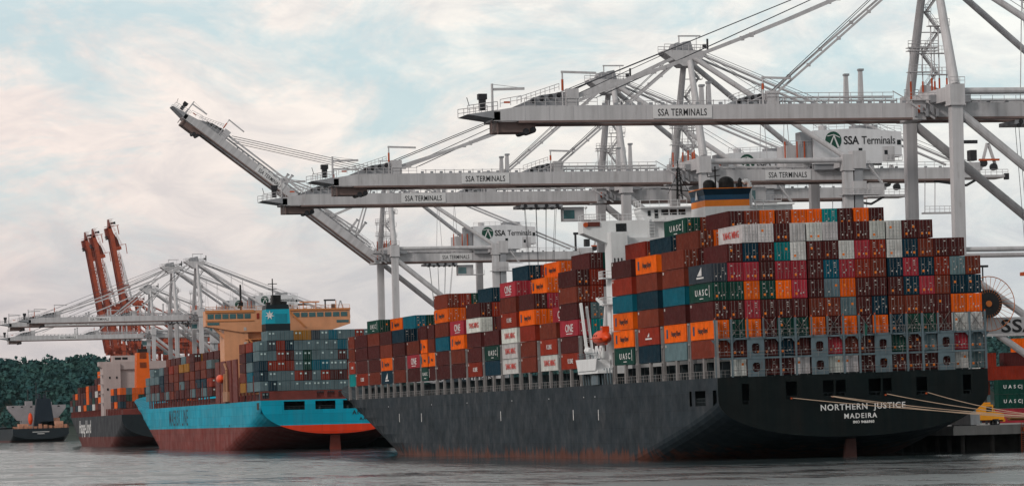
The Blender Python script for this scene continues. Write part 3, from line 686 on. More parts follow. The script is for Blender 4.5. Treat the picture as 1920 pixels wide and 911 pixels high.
# boat station: davits, platform
mb = MB(); mb.box(-.9, 70.0, 14.4, 1.6, 84, 14.9); mb.prism([(69.6, 16.9), (84.5, 16.9), (83.2, 14.9), (70.9, 14.9)], -1.1, -.9, 'x'); mb.box(-.9, 70.9, 14.9, 1.6, 83.2, 16.7)
for y in (73, 76): mb.beam((.3, y, 17), (.9, y+1.2, 19), .45, .45)
mb.build('boat_platform', shipwhite, NS)
mb = MB(); mb.beam((-.2, 79.4, 17.0), (-.3, 82.6, 26.6), .4, .5); mb.beam((.9, 80.0, 17.0), (.9, 83.4, 26.0), .35, .45)
mb.beam((0, 69.6, 17), (.6, 68.9, 26.0), .3, .5); mb.beam((.2, 68.9, 25.8), (.0, 72.5, 27.0), .3, .4)
for k in range(7): mb.tube((.1, 70+k*1.9, 17), (.1, 71.5+k*1.7, 18.6), .13, n=6)
mb.tube((-.1, 77, 18.2), (-.1, 80, 18.4), .6); mb.box(-.3, 72, 16.9, .5, 74, 17.6)
mb.build('davit', shipwhite, NS)
mb = MB(); mb.rail([(-.8, 70, 16.9), (-.8, 84, 16.9)], 1.0, .04, 1.0); mb.box(.4, 64, 12.44, 2.4, 87, 14.2, 1); mb.box(-.3, 72.5, 12.5, 0, 77, 14.2)
for k in range(12): mb.tube((.3, 64+k*1.9, 12.5), (.3, 64.6+k*1.9, 15.2), .1, n=5)
mb.build('deck_gear', [shipgrey, deckdark], NS)
LB = thing('lifeboat', 'bright orange enclosed lifeboat hung in davits beside the white tower', 'lifeboat', lst((-.2, 69.0, 20.2)), (0, LIST, 0))
mb = MB(); orb = mat('lifeboat_orange', srgb(212, 66, 12), .4, var=.08); ord_ = mat('lifeboat_dark_orange', srgb(170, 50, 14), .5)
rings = []
nv = 11
for k in range(nv):
    t_ = k/(nv-1); y = -4.3+8.6*t_; rr0 = (1-abs(2*t_-1)**2.6)**.55 if 0 < k < nv-1 else .12
    rings.append([(math.cos(a)*1.25*rr0, y, (math.sin(a)*1.4*rr0 if math.sin(a) > 0 else math.sin(a)*1.05*rr0)) for a in [2*math.pi*j/16 for j in range(16)]])
vs = [v for r0 in rings for v in r0]; fs = [(i*16+j, i*16+(j+1) % 16, (i+1)*16+(j+1) % 16, (i+1)*16+j) for i in range(nv-1) for j in range(16)]+[tuple(range(15, -1, -1)), tuple(range((nv-1)*16, nv*16))]
mb.add(vs, fs); mb.build('hull', orb, LB, smooth=True)
mb = MB(); mb.box(-.6, -2.8, 1.0, .6, -1.4, 2.0); mb.build('cabin', orb, LB)
mb = MB(); mb.box(-1.28, -3.4, -.1, 1.28, 3.4, .06); mb.box(-.12, -3.2, -1.1, .12, 3.2, -.85); mb.build('fender_strip', ord_, LB)
mb = MB(); 
for y in (-2.6, -1.9): mb.box(-.62, y, 1.35, -.6, y+.35, 1.75)
for y in (-1, .2, 1.4): mb.box(-1.24, y, .35, -1.14, y+.3, .6)
mb.each('window', glass, LB)
# ---- mooring lines
for k, (p0, e, lab) in enumerate([((11.6, -.5, 9.0), (46.5, -30.6, 4.9), 'mooring rope from the leftmost used stern opening'), ((18.0, -.5, 9.05), (46.8, -30.2, 4.9), 'mooring rope from the opening just left above the ship name'),
                                ((26.5, -.5, 9.1), (47.4, -29.2, 4.9), 'mooring rope leaving above the last letters of the ship name'), ((17.6, -.5, 9.05), (46.2, -31.2, 4.8), 'lower of the paired mooring ropes above the ship name'), ((33.0, -.5, 9.1), (47.8, -28.6, 4.9), 'short mooring rope from the rightmost used stern opening')]):
    a = lst(p0); b_ = Vector(e); mb = MB(); prev = a
    for j in range(1, 17):
        t_ = j/16; c = a.lerp(b_, t_); c.z -= 4*t_*(1-t_)*(.35+.12*k); mb.tube(prev, c, .06, n=6, cap=False); prev = c
    tag(mb.build('mooring_rope', mat('rope_tan', srgb(160, 140, 122), .8)), lab, 'rope', 'ropes mooring the stern to the dock')
mb = MB(); mb.box(45, -34, 2.4, 51, -26, 3.9); [mb.tube((x, y, -3), (x, y, 2.4), .5) for x in (46, 50) for y in (-33, -27)]
tag(mb.build('mooring_dolphin', concrete), 'concrete mooring platform on piles holding the stern ropes', 'dolphin')
for x, y, lab in ((47, -30, 'dark bollard the stern ropes are tied to'), (55, 30.2, 'low dark bollard at the corner of the dock end')):
    mb = MB(); mb.tube((x, y, 3.8), (x, y, 4.8), .35, .3, n=12); mb.tube((x, y, 4.8), (x, y, 5.05), .55, .5, n=12); tag(mb.build('bollard', dark), lab, 'bollard')
# ================================================================ FAR SHIPS
REST = MB(); RK = list(PAL)
def far_box(x, y, z, ln, ck, yaw=0, wd=2.44, ht=2.72, M_=None, marks=True, rr=random.Random(5)):
    m = RK.index(ck)
    vs = [(x, y, z), (x+wd, y, z), (x+wd, y+ln, z), (x, y+ln, z), (x, y, z+ht), (x+wd, y, z+ht), (x+wd, y+ln, z+ht), (x, y+ln, z+ht)]
    fs = [(0, 3, 2, 1), (4, 5, 6, 7), (0, 1, 5, 4), (1, 2, 6, 5), (2, 3, 7, 6), (3, 0, 4, 7)]
    tr_ = (lambda v: M_ @ Vector(v)) if M_ else (lambda v: v)
    REST.add([tr_(v) for v in vs], fs, m)
    def q_(x0, z0, x1, z1, mm, d=.05):
        b_ = [(x0, y-d, z0), (x1, y-d, z0), (x1, y-d, z1), (x0, y-d, z1)]+[(x0, y, z0), (x1, y, z0), (x1, y, z1), (x0, y, z1)]
        REST.add([tr_(v) for v in b_], [(0, 1, 2, 3), (0, 4, 5, 1), (1, 5, 6, 2), (2, 6, 7, 3), (3, 7, 4, 0)], mm)
    q_(x+1.18, z+.15, x+1.26, z+ht-.1, len(RK)+1, .03)
    for bx_ in (.35, .85, 1.6, 2.1): q_(x+bx_-.03, z+.1, x+bx_+.05, z+ht-.1, len(RK), .07)
    if marks and rr.random() < .75:
        for dx in rr.choice([(.45, 1.5), (1.5,), (.45, 1.45), (.4,)]): q_(x+dx, z+1.7, x+dx+.5, z+2.15, len(RK)+2, .1)
def fship(loc, yaw): return Matrix.Translation(loc) @ Matrix.Rotation(yaw, 4, 'Z')
# --- Maersk-like blue ship
mloc, myaw = (11.2, 512, 0), R(-1.2)
MM = fship(mloc, myaw)
MS = thing('container_ship', 'sky blue container ship with red lower hull and buff bridge behind the charcoal ship', 'ship', mloc, (0, 0, myaw))
bluep = srgb(0, 146, 172); redp = srgb(112, 46, 40)
hb = mat('hull_blue', bluep, .6, spec=.15, seams=True, var=.10, scale=.06, streak=.16, rust=.05, bands=[(6.8, redp)])
hb2 = mat('transom_blue', srgb(0, 140, 166), .6, spec=.15, seams=True, var=.06, scale=.1, streak=.1, bands=[(7.0, srgb(196, 52, 20))])
hm, outl = hull_mesh(42.8, 14.2, 12.6, 4.4, 120, 256, 366, 330, 382, 5.6, 306, openings=[], stations=[])
hm.build('hull', hb, MS); tp = MB(); tp.prism(outl, -.3, .02, 'y'); trm = tp.build('transom', hb2, MS)
OP2 = [(6.6, 12.6, 11.4, 13.8), (15.6, 21.4, 11.4, 13.8), (23.6, 29.4, 11.4, 13.8), (32.8, 38.4, 11.4, 13.8)]
cut(trm, [(a, -1, c, b_, .5, d) for a, b_, c, d in OP2])
mb = MB(); mb.box(.4, .5, 10.6, 42.4, 14, 10.8); mb.box(.6, 14, 10.8, 42.2, 14.3, 14)
for x in (17, 25, 27, 34, 36): mb.tube((x, .6, 10.8), (x, .6, 12.2), .35)
for a_, b2, c2, d2 in OP2: mb.rail([(a_, .2, 11.4), (b2, .2, 11.4)], 1.0, .07, 1.4)
mb.build('mooring_deck', deckdark, MS)
link('ship_name', text('ANNA MÆRSK', 1.7, letter, .03, 1.0, 1.25), MS, (26.2, -.35, 9.7), FACE_Y)
link('ship_name', text('AABENRAA', 1.3, letter, .02, 1.0, 1.25), MS, (28.2, -.35, 8.0), FACE_Y)
link('ship_name', text('MAERSK LINE', 7.6, mat('letter_navy', srgb(4, 34, 52), .6), .04, 1.12, 1.12), MS, (-.03, 234, 7.9), FACE_X)
mb = MB(); mb.box(-.06, 3.0, 11.6, .02, 8, 13.6); mb.box(-.06, 70, 7.0, .0, 71, 7.6); mb.each('side_port', black, MS)
mb = MB(); mb.prism([(19.8, -3), (23.4, -3), (23, 4.2), (20.4, 4.2)], 3.5, 4.3, 'y'); mb.build('rudder', mat('rudder_red', srgb(120, 50, 38), .6), MS)
mb = MB(); lashred = mat('lashing_red', srgb(98, 40, 34), .65, var=.25)
mb.box(0, .2, 14.2, 42.8, .6, 16.8); mb.box(3.2, 1, 14.2, 39.6, 96, 16.2); mb.box(3, 118, 14.2, 39.8, 310, 16.2)
mbx = mb.build('lashing_frame', lashred, MS)
cut(mbx, [(a, -1, 14.7, a+2.1, .8, 16.5) for a in (.5, 16.2, 19.2, 22.4, 25.6, 29.4, 33.0, 36.4)])
mb = MB()
for k in range(19):
    y = 13.9+k*15.3
    if 60 < y < 110: continue
    mb.box(-.05, y-.6, 14.2, .35, y-.2, 21.5); mb.box(-.05, y+.4, 14.2, .35, y+.8, 21.5); mb.box(0, y+7, 14.2, .35, y+7.5, 16.8)
for k in range(4): mb.box(-.05, 50+k*14, 14.2, .4, 60+k*14, 27.0)
mb.each('lashing_bridge', lashred, MS)
rm = random.Random(21)
MROWS = {7: '-SSSYYNSLSSKSSSS', 6: 'SNKDSSSSSLSSSSKS', 5: 'SSKMSGSSSMSSNSSS', 4: 'DKKKSGLLSSMKSSDS', 3: 'DSSSKMSKMMKSSSSM', 2: 'SDSSSSSSSSSSKSSS'}
for t_, row in MROWS.items():
    for c_, ck in enumerate(row):
        if ck != '-': far_box(.04+c_*2.52, 1.0, 16.9+(t_-2)*2.86, 12.6, ck, M_=MM)
for c_ in (.7, 16.4, 19.4, 22.6, 25.8, 29.6, 33.2, 36.6): far_box(c_-.3, 1.2, 14.0, 5, 'N', M_=MM)
SIDE2 = [(16.3, 'SLSDK'), (31.6, 'YBMMB')]
for y, s_ in SIDE2:
    for i, ck in enumerate(s_):
        for c_ in (0, 1): far_box(.04+c_*2.52, y, 16.9+i*2.86, 12.6, ck if c_ == 0 else rm.choice('MKMD'), M_=MM)
y = 118; hts = [4, 4, 4, 5, 4, 4, 4, 4, 4, 4, 3, 4, 3, 3]
for bi, h in enumerate(hts):
    yy = 112+bi*15.3
    if yy > 306: break
    for c_ in range(0, 9):
        hh = h+(1 if c_ > 0 and bi < 10 and bi != 3 else 0)
        for i in range(hh):
            if c_ == 0 or i >= 2 or c_ < 2:
                pal = 'MMBMMKSDBMYBM' if bi < 10 else 'SMSBSDMSKS'
                ck = rm.choice(pal)
                if c_ > 2 and i >= hh-1: ck = rm.choice('MDLMYTMM')
                far_box(.04+c_*2.52, yy, 16.9+i*2.86, 12.6, ck, M_=MM)
# island
MI = MB(); Yi = 100
MI.box(2.8, Yi, 14.2, 10.3, Yi+11, 38.2); MI.box(10.3, Yi+1.5, 14.2, 37, Yi+11, 38.2)
MI.prism([(-2.9, 38.2), (-2.9, 42.9), (42.3, 42.9), (42.3, 38.2), (36, 36.2), (8, 36.2)], Yi-.5, Yi+6, 'y')
MI.prism([(-1, 38.2), (.2, 38.2), (4.2, 34.2), (2.8, 34.2)], Yi+.5, Yi+1.5, 'y')
mi = MI.build('superstructure', buff, MS)
mb = MB(); mb.box(-3.0, Yi-.8, 42.3, 12.2, Yi-.5, 43.1); mb.box(22, Yi-.8, 42.5, 42.4, Yi-.5, 43.1); mb.box(-2.8, Yi-.7, 39.6, 12, Yi-.5, 39.9); mb.each('deck_edge', buffd, mi)
for z in (33.8, 29.2, 24.6): mb = MB(); mb.box(9.2, Yi-.2, z, 19, Yi+1.5, z+.25); mb.beam((10.6, Yi-.1, z), (14.5, Yi-.1, z-4.2), .4, .5); mb.build('gangway', buffd, mi)
mb = MB(); mb.beam((23, Yi-.7, 42.6), (28, Yi-.7, 37.5), .4, .5); mb.build('stair', buffd, mi)
mb = MB()
for k in range(6): mb.box(-2.3+k*2.3, Yi-.6, 40.4, -.4+k*2.3, Yi-.52, 41.9)
for k in range(7): mb.box(24.4+k*2.5, Yi-.6, 40.5, 26.4+k*2.5, Yi-.52, 41.9)
mb.box(-2.4, Yi-.6, 38.5, 1.3, Yi-.52, 39.3); mb.box(38.0, Yi-.6, 38.6, 41.8, Yi-.52, 39.4); mb.each('window', teal_glass, mi)
mb = MB(); mb.box(13.0, Yi-.62, 40.2, 13.8, Yi-.5, 42.0); mb.build('door', mat('hatch_red', srgb(130, 40, 24), .5), mi)
mb = MB()
for z in (37.2, 32.6, 28.0, 23.4): mb.box(8.9, Yi-.58, z-.5, 9.7, Yi+.0, z+.5)
mb.each('hatch_cover', sticker_w, mi)
mb = MB(); mb.rail([(-2.8, Yi-.6, 42.9), (42.2, Yi-.6, 42.9)], 1.2, .07, 2.2); mb.build('bridge_rail', buff, mi)
mb = MB(); mb.tube((38, Yi, 42.9), (38, Yi, 45.5), .15); mb.box(27, Yi+1, 45.0, 33, Yi+3, 45.4); mb.tube((28, Yi+2, 42.9), (28, Yi+2, 45), .15); mb.tube((32, Yi+2, 42.9), (32, Yi+2, 45), .15); mb.build('awning', buff, mi)
mb = MB(); mb.tube((8.6, Yi+3, 42.9), (8.6, Yi+3, 51), .3); mb.box(7.9, Yi+2.6, 44.2, 9.3, Yi+3.4, 45.6); mb.build('radar_mast', black, mi)
mb = MB(); tealf = mat('funnel_teal', srgb(0, 150, 172), .5, var=.06)
mb.prism([(13.6, 36.0), (21.2, 36.0), (21.2, 38.2), (13.6, 38.2)], 84, 93, 'y', 1); mb.prism([(13.6, 38.2), (21.2, 38.2), (21.0, 42.6), (13.8, 42.6)], 84, 93, 'y', 0)
mb.prism([(13.8, 42.6), (21.0, 42.6), (20.8, 44.0), (14.0, 44.0)], 84, 93, 'y', 1); mb.box(14, 84.5, 16, 20.8, 92, 36, 1)
fu = mb.build('funnel', [tealf, mat('funnel_dark', srgb(8, 26, 34), .5)], MS)
mb = MB(); mb.box(16.2, 86, 44, 18.8, 90, 47.0); mb.box(14.4, 86, 44, 15.6, 89, 44.8); mb.box(19, 86, 44, 20.6, 89, 45); mb.build('exhaust_pipe', black, fu)
mb = MB(); mb.tube((16.2, 85.4, 44), (16.2, 85.4, 52.0), .18); mb.tube((14.8, 85.4, 50.4), (17.6, 85.4, 50.4), .12); mb.tube((14.9, 85.4, 48.8), (17.5, 85.4, 48.8), .1); mb.build('funnel_mast', black, fu)
mb = MB(); st_ = []
for k in range(14): a = math.pi*k/7; r0 = 1.5 if k % 2 == 0 else .6; st_.append((14.9+r0*math.sin(a), 40.8+r0*math.cos(a)))
mb.prism(st_, 83.85, 83.98, 'y'); mb.build('emblem', lwhite, fu)
mb = MB(); mb.box(16.6, 83.9, 38.5, 20.2, 84, 41.2); mb.build('panel', mat('funnel_teal_panel', srgb(0, 124, 144), .5), fu)
mb = MB(); mb.box(-.8, 68, 14.6, .6, 79, 17.6); mb.tube((-.5, 70, 17.6), (-.5, 70, 24.0), .5); mb.tube((-.5, 70, 24), (-.5, 75, 26), .4); mb.tube((-.3, 78, 17.6), (-.3, 77, 23.0), .45); mb.build('davit', mat('davit_buff', srgb(150, 110, 84), .6), MS)
mb = MB(); mb.sphere((-1.0, 82, 21.6), 1.2, 4.6, 1.4); tag(mb.build('lifeboat', orb, None, mloc, (0, 0, myaw)), 'small orange lifeboat on the side of the sky blue ship', 'lifeboat')
# --- grey ship beyond
hloc, hyaw = (30.4, 1001, 0), R(-1.4); HM = fship(hloc, hyaw)
HS = thing('container_ship', 'grey container ship with white bridge and orange funnel beyond the blue ship', 'ship', hloc, (0, 0, hyaw))
hm, outl = hull_mesh(38, 13.2, 11.5, 3.2, 80, 190, 286, 250, 306, 4.0, 246)
hm.build('hull', mat('hull_slate', srgb(52, 55, 60), .65, spec=.12, var=.12, scale=.05, streak=.2, rust=.1, bands=[(4.2, srgb(92, 44, 40))]), HS)
tp = MB(); tp.prism(outl, -.3, .02, 'y'); tp.build('transom', mat('transom_shaded', srgb(10, 22, 28), .5), HS)  # stern shade is put into this colour, darker than the slate side
link('ship_name', text('Hapag-Lloyd', 8.2, lwhite, .10, 1.5, 1.0), HS, (-.03, 208, 6.0), FACE_X)
mb = MB(); mb.box(1, 4, 13.2, 37, 262, 15.6); mb.build('hatch_coaming', lashred, HS)
for k in range(36): mb = MB(); mb.box(-.02, 6+k*7, 13.2, .4, 6.8+k*7, 16.0); mb.build('deck_post', lashred, HS)
rh = random.Random(4)
HH = {0: 3, 1: 3, 2: 3, 6: 6, 7: 5, 8: 4, 9: 4, 10: 4, 11: 3, 12: 3, 13: 4, 14: 3, 15: 3, 16: 2}
for bi, h in HH.items():
    yy = 5+bi*15.0
    for c_ in range(0, 13):
        hh = h+(rh.choice((0, 0, 1)) if c_ > 2 and bi > 6 else 0)
        for i in range(hh):
            if c_ == 0 or i >= hh-3: far_box(.04+c_*2.5, yy, 15.9+i*2.8, 12.4, rh.choice('MOMDMOGSOWMB'), M_=HM, marks=False)
mb = MB(); mb.box(-.5, 74, 13.2, 7, 88, 35.5); mb.box(7, 76, 13.2, 31, 88, 35.5); mb.prism([(-2, 34.6), (-2, 36.4), (40, 36.4), (40, 34.6), (36, 33.0), (0, 33.0)], 75, 84, 'y'); mb.box(4, 77, 36.4, 20, 84, 39.0)
hi_ = mb.build('superstructure', mat('ship_cream', srgb(168, 154, 152), .6, var=.06, streak=.08), HS)
mb = MB(); mb.box(5, 76.9, 37.2, 7.6, 77, 38.2); mb.box(8.2, 76.9, 37.2, 10.5, 77, 38.2); mb.box(2, 73.9, 29, 2.7, 74, 30); mb.box(5, 73.9, 29, 5.7, 74, 30); mb.box(1.0, 73.9, 24, 1.8, 74, 25.0); mb.each('window', black, hi_)
mb = MB()
for z in (30.5, 26.5, 22.5, 18.5): mb.box(-2.2, 74, z, -.5, 78, z+.35)
mb.each('balcony', mat('ship_cream', (0, 0, 0)), hi_)
mb = MB(); mb.prism([(10.8, 22), (17.0, 22), (16.4, 39.4), (11.4, 39.4)], 46, 54, 'y'); of = mb.build('funnel', mat('funnel_bright_orange', srgb(206, 90, 8), .5, var=.08), HS)
mb = MB()
for z in (33.0, 37.0):
    for k in range(5): mb.box(12.6, 45.85, z+k*.5, 15.4, 46, z+k*.5+.25)
mb.each('louvre', black, of)
mb = MB(); mb.box(12, 47, 39.4, 16, 52, 41.0); mb.tube((14, 49, 41), (14, 49, 43), .4); mb.build('exhaust_pipe', black, of)
# --- tanker at far left
tloc = (91.9, 2166, 0)
TS = thing('tanker', 'dark hulled tanker with white bridge at the far left edge', 'ship', tloc)
hm, outl = hull_mesh(40, 9.6, 6, 2.0, 60, 160, 215, 195, 228, 2, 190)
hm.build('hull', mat('hull_teal_black', srgb(18, 30, 38), .5, bands=[(1.2, srgb(80, 36, 30))]), TS); tp = MB(); tp.prism(outl, -.3, .02, 'y'); tp.build('transom', mat('transom_navy', srgb(10, 22, 30), .5), TS)
mb = MB(); mb.prism([(-1, 24.2), (-1, 26.4), (41, 26.4), (41, 24.2), (39, 21.5), (34, 15.5), (6, 15.5), (1, 21.5)], 26, 34, 'y'); mb.box(9, 24, 9.6, 31, 40, 16); mb.box(12, 26, 26.4, 17, 33, 29.5); mb.box(27, 26, 26.4, 31, 33, 28.6)
ti = mb.build('superstructure', mat('tanker_white', srgb(140, 136, 140), .6, var=.1), TS)
mb = MB(); mb.prism([(16, 9.6), (31, 9.6), (28.2, 31), (18.4, 31)], 8, 16, 'y'); mb.tube((20.5, 12, 31), (20.5, 12, 34.5), 1); mb.tube((24.5, 12, 31), (24.5, 12, 34.0), 1.2); mb.build('funnel', mat('funnel_ink', srgb(10, 26, 40), .5), TS)
mb = MB(); mb.tube((14, 28, 30), (14, 28, 38), .35); mb.tube((20, 28, 30), (20, 28, 43), .3); mb.tube((27, 28, 29), (27, 28, 37), .35); mb.tube((17, 28, 34), (23, 28, 34), .2); mb.tube((25, 28, 36), (30, 28, 36.4), .25); mb.build('mast', dark, TS)
mb = MB(); mb.box(21, 8, 9.6, 37, 18, 14.5); mb.box(5, 8, 9.6, 12, 18, 13.0); mb.box(30, 12, 14.5, 35, 18, 17.0); mb.build('deckhouse', mat('tanker_cream', srgb(186, 140, 118), .7, var=.2), TS)
mb = MB()
for k in range(6): mb.box(2+k*6.6, 25.9, 24.9, 3.6+k*6.6, 26, 25.8)
mb.each('window', black, ti)
mb = MB(); mb.sphere((13.5, 8, 16.5), 1.7, 4, 4.4); tag(mb.build('lifeboat', orb, None, tloc), 'orange free-fall lifeboat on the stern of the far left tanker', 'lifeboat')
mb = MB()
for k in range(11): mb.box(1+k*3.6, 1+(k % 3), 9.6, 3.2+k*3.6, 6, 11+(k*7 % 4)*.6)
mb.rail([(0, .3, 9.6), (40, .3, 9.6)], 1.4, .1, 3); mb.build('deck_gear', [mat('gear_cream', srgb(170, 120, 96), .7)], TS)
link('ship_name', text('PACIFIC REEF', 1.7, lwhite, .02, 1.0, 1.1, 'CENTER'), TS, (22, -.4, 7.1), FACE_Y) if False else None
mb = MB(); mb.box(14, -.4, 6.9, 26, -.32, 7.3); mb.box(17.5, -.4, 5.6, 22.5, -.32, 6.0); mb.build('name_band', lwhite, TS)
# ---- yard containers on the dock
ry = random.Random(9)
YARD = [(99.5, 150, 0, 'R', 2), (99.5, 150, 1, 'G', 1), (99.5, 150, 2, 'G', 1), (94.2, 163, 0, 'S', 2), (94.2, 163, 1, 'S', 2), (94.2, 163, 2, 'W', 0), (95.8, 176, 3, 'K', 2), (105.6, 182, 3, 'K', 2), (95.8, 176, 2, 'S', 2),
        (105.6, 170, 3, 'B', 2), (108.0, 182, 4, 'O', 2), (95.0, 190, 4, 'B', 2)]
names = {'R': 'pinkish red', 'G': 'dark green', 'S': 'grey', 'W': 'white', 'K': 'rust red', 'B': 'brown', 'O': 'orange'}
for k, (x, y, tr_, ck, lg) in enumerate(YARD):
    pass
def yard_container(x, y, tier, ck, label, logo=None, ln=12.2):
    o = link('shipping_container', shell(ln), None, (x, y+2.44, 3.82+tier*2.83), (0, 0, R(-90)))
    c = PAL[ck][0]; o.color = (*c, 1); tag(o, label, 'container', 'containers stacked on the dock')
    if logo:
        s_, sz, m, sp_ = logo; me = text(s_, sz, m, .02, 1.0, sp_, 'LEFT')
        # the long side that faces the water is the container's +x side
        link('lettering', me, o, (2.44+.03, 1.0, 1.38-sz*.33), (R(90), 0, R(90)))
    return o
yard_container(99.5, 150, 0, 'R', 'pinkish red container on the dock at the base of the green pair')
yard_container(99.5, 150, 1, 'G', 'lower dark green lettered container on the dock', ('U A S C|', .95, lwhite, 1.15))
yard_container(99.5, 150, 2, 'G', 'upper dark green lettered container on the dock', ('U A S C|', .95, lwhite, 1.15))
yard_container(96.5, 168, 0, 'S', 'grey container at the bottom left of the dock stacks', None, 5.9)
yard_container(96.5, 168, 1, 'S', 'pale grey container one up at the left of the dock stacks', None, 5.9)
yard_container(96.5, 168, 2, 'S', 'pale container under the white lettered one on the dock', None, 5.9)
yard_container(96.5, 168, 3, 'W', 'white container with dark lettering high in the dock stacks', ('NORSKI', 1.1, letter, 1.0), 5.9)
yard_container(96.5, 176, 4, 'K', 'rust red container topping the left dock stack')
for k in range(4): yard_container(96.5, 180, k, 'MSBM'[k], f'{["maroon","grey blue","brown","dark maroon"][k]} container at the back of the dock, {ORD[k+1]} tier up')
yard_container(104.0, 168, 3, 'K', 'rust red container above the upper green container on the dock')
yard_container(113.5, 178, 5, 'O', 'orange container at the top right edge of the dock stacks')
for k in range(3, 5): yard_container(111.0, 178, k, 'KM'[k-3], f'{["rust red","maroon"][k-3]} container under the orange one at the right edge')
for k, (x, ck) in enumerate([(54, 'K'), (70, 'B'), (86, 'M')]): pass
# ================================================================ CRANES
def crane(loc, label, group, A=white, DK=cgrey, RL=rail_m, boom=0.0, tx=-13.0, texts=True, apex=82.0, house=True, detail=2, tailx=58, wide=1.0):
    T = thing('container_crane', label, 'crane', (loc[0], loc[1], 0), (0, 0, 0), group)
    yl, G, ZB, ZT, ZN = 11.5, 30.5, 54.5, 57.1, 58.3
    for x, nm in ((0, 'leg'), (G, 'leg')):
        for y in (-yl, yl):
            m = MB(); m.beam((x, y, 6.0), (x, y, ZN-2.2), 1.7, 1.6, w2=1.9, h2=1.8)
            m.box(x-1.25, y-1.2, ZN-2.2, x+1.25, y+1.2, ZN+1.1)
            if x == 0: m.box(x-1.35, y-1.3, ZN-2.35, x+1.35, y+1.3, ZN-2.1); m.rail([(x-1.25, y-1.2, ZN+1.1), (x+1.25, y-1.2, ZN+1.1)], 1.1, .05, .8)
            m.build(nm, A, T)
            m = MB(); m.box(x-.8, y-5.5, 4.2, x+.8, y+5.5, 6.0)
            for k in range(4): m.tube((x-.5, y-4.2+k*2.8, 4.25), (x+.5, y-4.2+k*2.8, 4.25), .42, n=10, m=1)
            m.build('bogie', [A, dark], T)
    # A-frame above the portal
    for y in (-yl, yl):
        m = MB(); m.tube((0, y*.98, ZN+1.0), (.2, y*.18, apex-1.5), .86, .6, n=14); m.build('upper_leg', A, T, smooth=False)
    m = MB()                                                         # apex head
    m.prism([(-5.2, apex-.6), (-1.4, apex-3.4), (1.4, apex-3.4), (3.8, apex-.9), (3.8, apex-.3), (-5.2, apex-.1)], -2.6, 2.6, 'y')
    m.prism([(-2.4, apex-.1), (-1.0, apex+1.6), (.6, apex+1.9), (1.2, apex-.1)], -1.7, 1.7, 'y', 1)
    m.rail([(-5.2, -2.6, apex-.1), (3.8, -2.6, apex-.3)], 1.2, .06, 1.2); m.rail([(-5.2, 2.6, apex-.1), (3.8, 2.6, apex-.3)], 1.2, .06, 1.2)
    m.tube((-1.4, 0, apex+1), (-1.4, 0, apex+3.0), .14, n=6); m.beam((-1.6, 0, apex+3.0), (3.2, 0, apex+3.0), .25, .3); m.tube((2.3, 0, apex+2.9), (2.3, 0, apex+.2), .07, n=5)
    m.tube((4.4, -1, apex-.2), (4.4, -1, apex+2.3), .22, n=6, m=2); m.box(3.4, -1.4, apex+.3, 4.2, -.6, apex+1.2, 2); m.tube((-2.2, -1.9, apex+.6), (-2.2, 1.9, apex+.6), .9, n=12, m=1)
    m.build('apex_head', [A, DK, dark], T)
    # cross beams near/far leg
    m = MB(); m.beam((0, -yl, ZN-.3), (0, yl, ZN-.3), 1.9, 2.3); m.beam((G, -yl, ZN-.3), (G, yl, ZN-.3), 1.7, 2.0); m.beam((G, -yl, 33), (G, yl, 33), 1.4, 1.6)
    m.each('cross_beam', A, T)
    for y in (-yl, yl):
        m = MB(); m.tube((0, y, ZN), (G, y, ZN), .55, n=12); m.build('tie_beam', A, T)
        m = MB(); m.tube((0, y, 32.6), (G, y, 32.6), .42, n=10); m.build('tie_beam', A, T)
        m = MB(); m.tube((.6, y, ZB+.4), (G-.6, y, 31.2), .78, n=12); m.build('brace', A, T)
        m = MB(); m.tube((.6, y, 29), (G-.6, y, 8.5), .6, n=10); m.build('brace', A, T)
        m = MB(); m.box(1, y-.7, 18.9, G-1, y+.7, 21.5); sb = m.build('portal_beam', A, T)
        if texts and y < 0: link('lettering', text('SSA', 2.9, letter, .07, 1.35, 1.05), sb, (6.5, y-.74, 19.1), FACE_Y); link('lettering', text('Terminals', 2.9, letter, .03, 1.1, 1.0), sb, (15.8, y-.74, 19.1), FACE_Y)
        m = MB(); m.tube((.8, y*.22, apex-1.6), (G-.2, y*.98, ZN+.6), .56, n=12); m.build('backstay', A, T)
        m = MB(); m.tube((2.2, y*.2, apex-.9), (tailx-1, y*.28, ZT+1.0), .26, n=8); m.build('backstay', A, T)
    # fixed girder
    m = MB()
    for y in (-3.3, 3.3):
        m.box(-3.6, y-.6, ZB+.25, tailx, y+.6, ZT); m.box(-3.6, y-.75, ZB-.12, tailx, y+.75, ZB+.25, 1)
    for x in range(0, int(tailx), 9): m.box(x-.4, -2.7, ZB+1, x+.4, 2.7, ZT-.3)
    for x in range(2, int(tailx), 4): m.box(x-.05, -3.95, ZB+.35, x+.05, -3.9, ZT-.1)
    gd = m.build('girder', [A, RL], T)
    m = MB(); m.rail([(3, -4.0, ZT), (tailx, -4.0, ZT)], 1.15, .05, 2.0); m.tube((4, -3.6, ZT+.35), (24, -3.6, ZT+.35), .16, n=6)
    for k in range(int(tailx/3.2)): m.box(2+k*3.2, -3.5, ZT, 2.5+k*3.2, -3.0, ZT+.35, 1)
    m.build('handrail', [A, DK], gd)
    if texts:
        m = MB(); m.box(15.2, -4.02, ZB+.45, 25.0, -3.97, ZT-.15); sg = m.build('sign', mat('sign_white', srgb(205, 205, 207), .5, var=.05), gd)
        link('lettering', text('SSA TERMINALS', 1.62, letter, .012, .68, 1.08), sg, (15.9, -4.04, ZB+.85), FACE_Y)
    # hinge gear and stairs down the near side at the hinge
    m = MB(); m.box(-4.8, -4.4, ZB-.2, -2.6, 4.4, ZT+.4); m.tube((-3.7, -4.6, ZB+1.5), (-3.7, -4.4, ZB+1.5), .62, n=14, m=2)
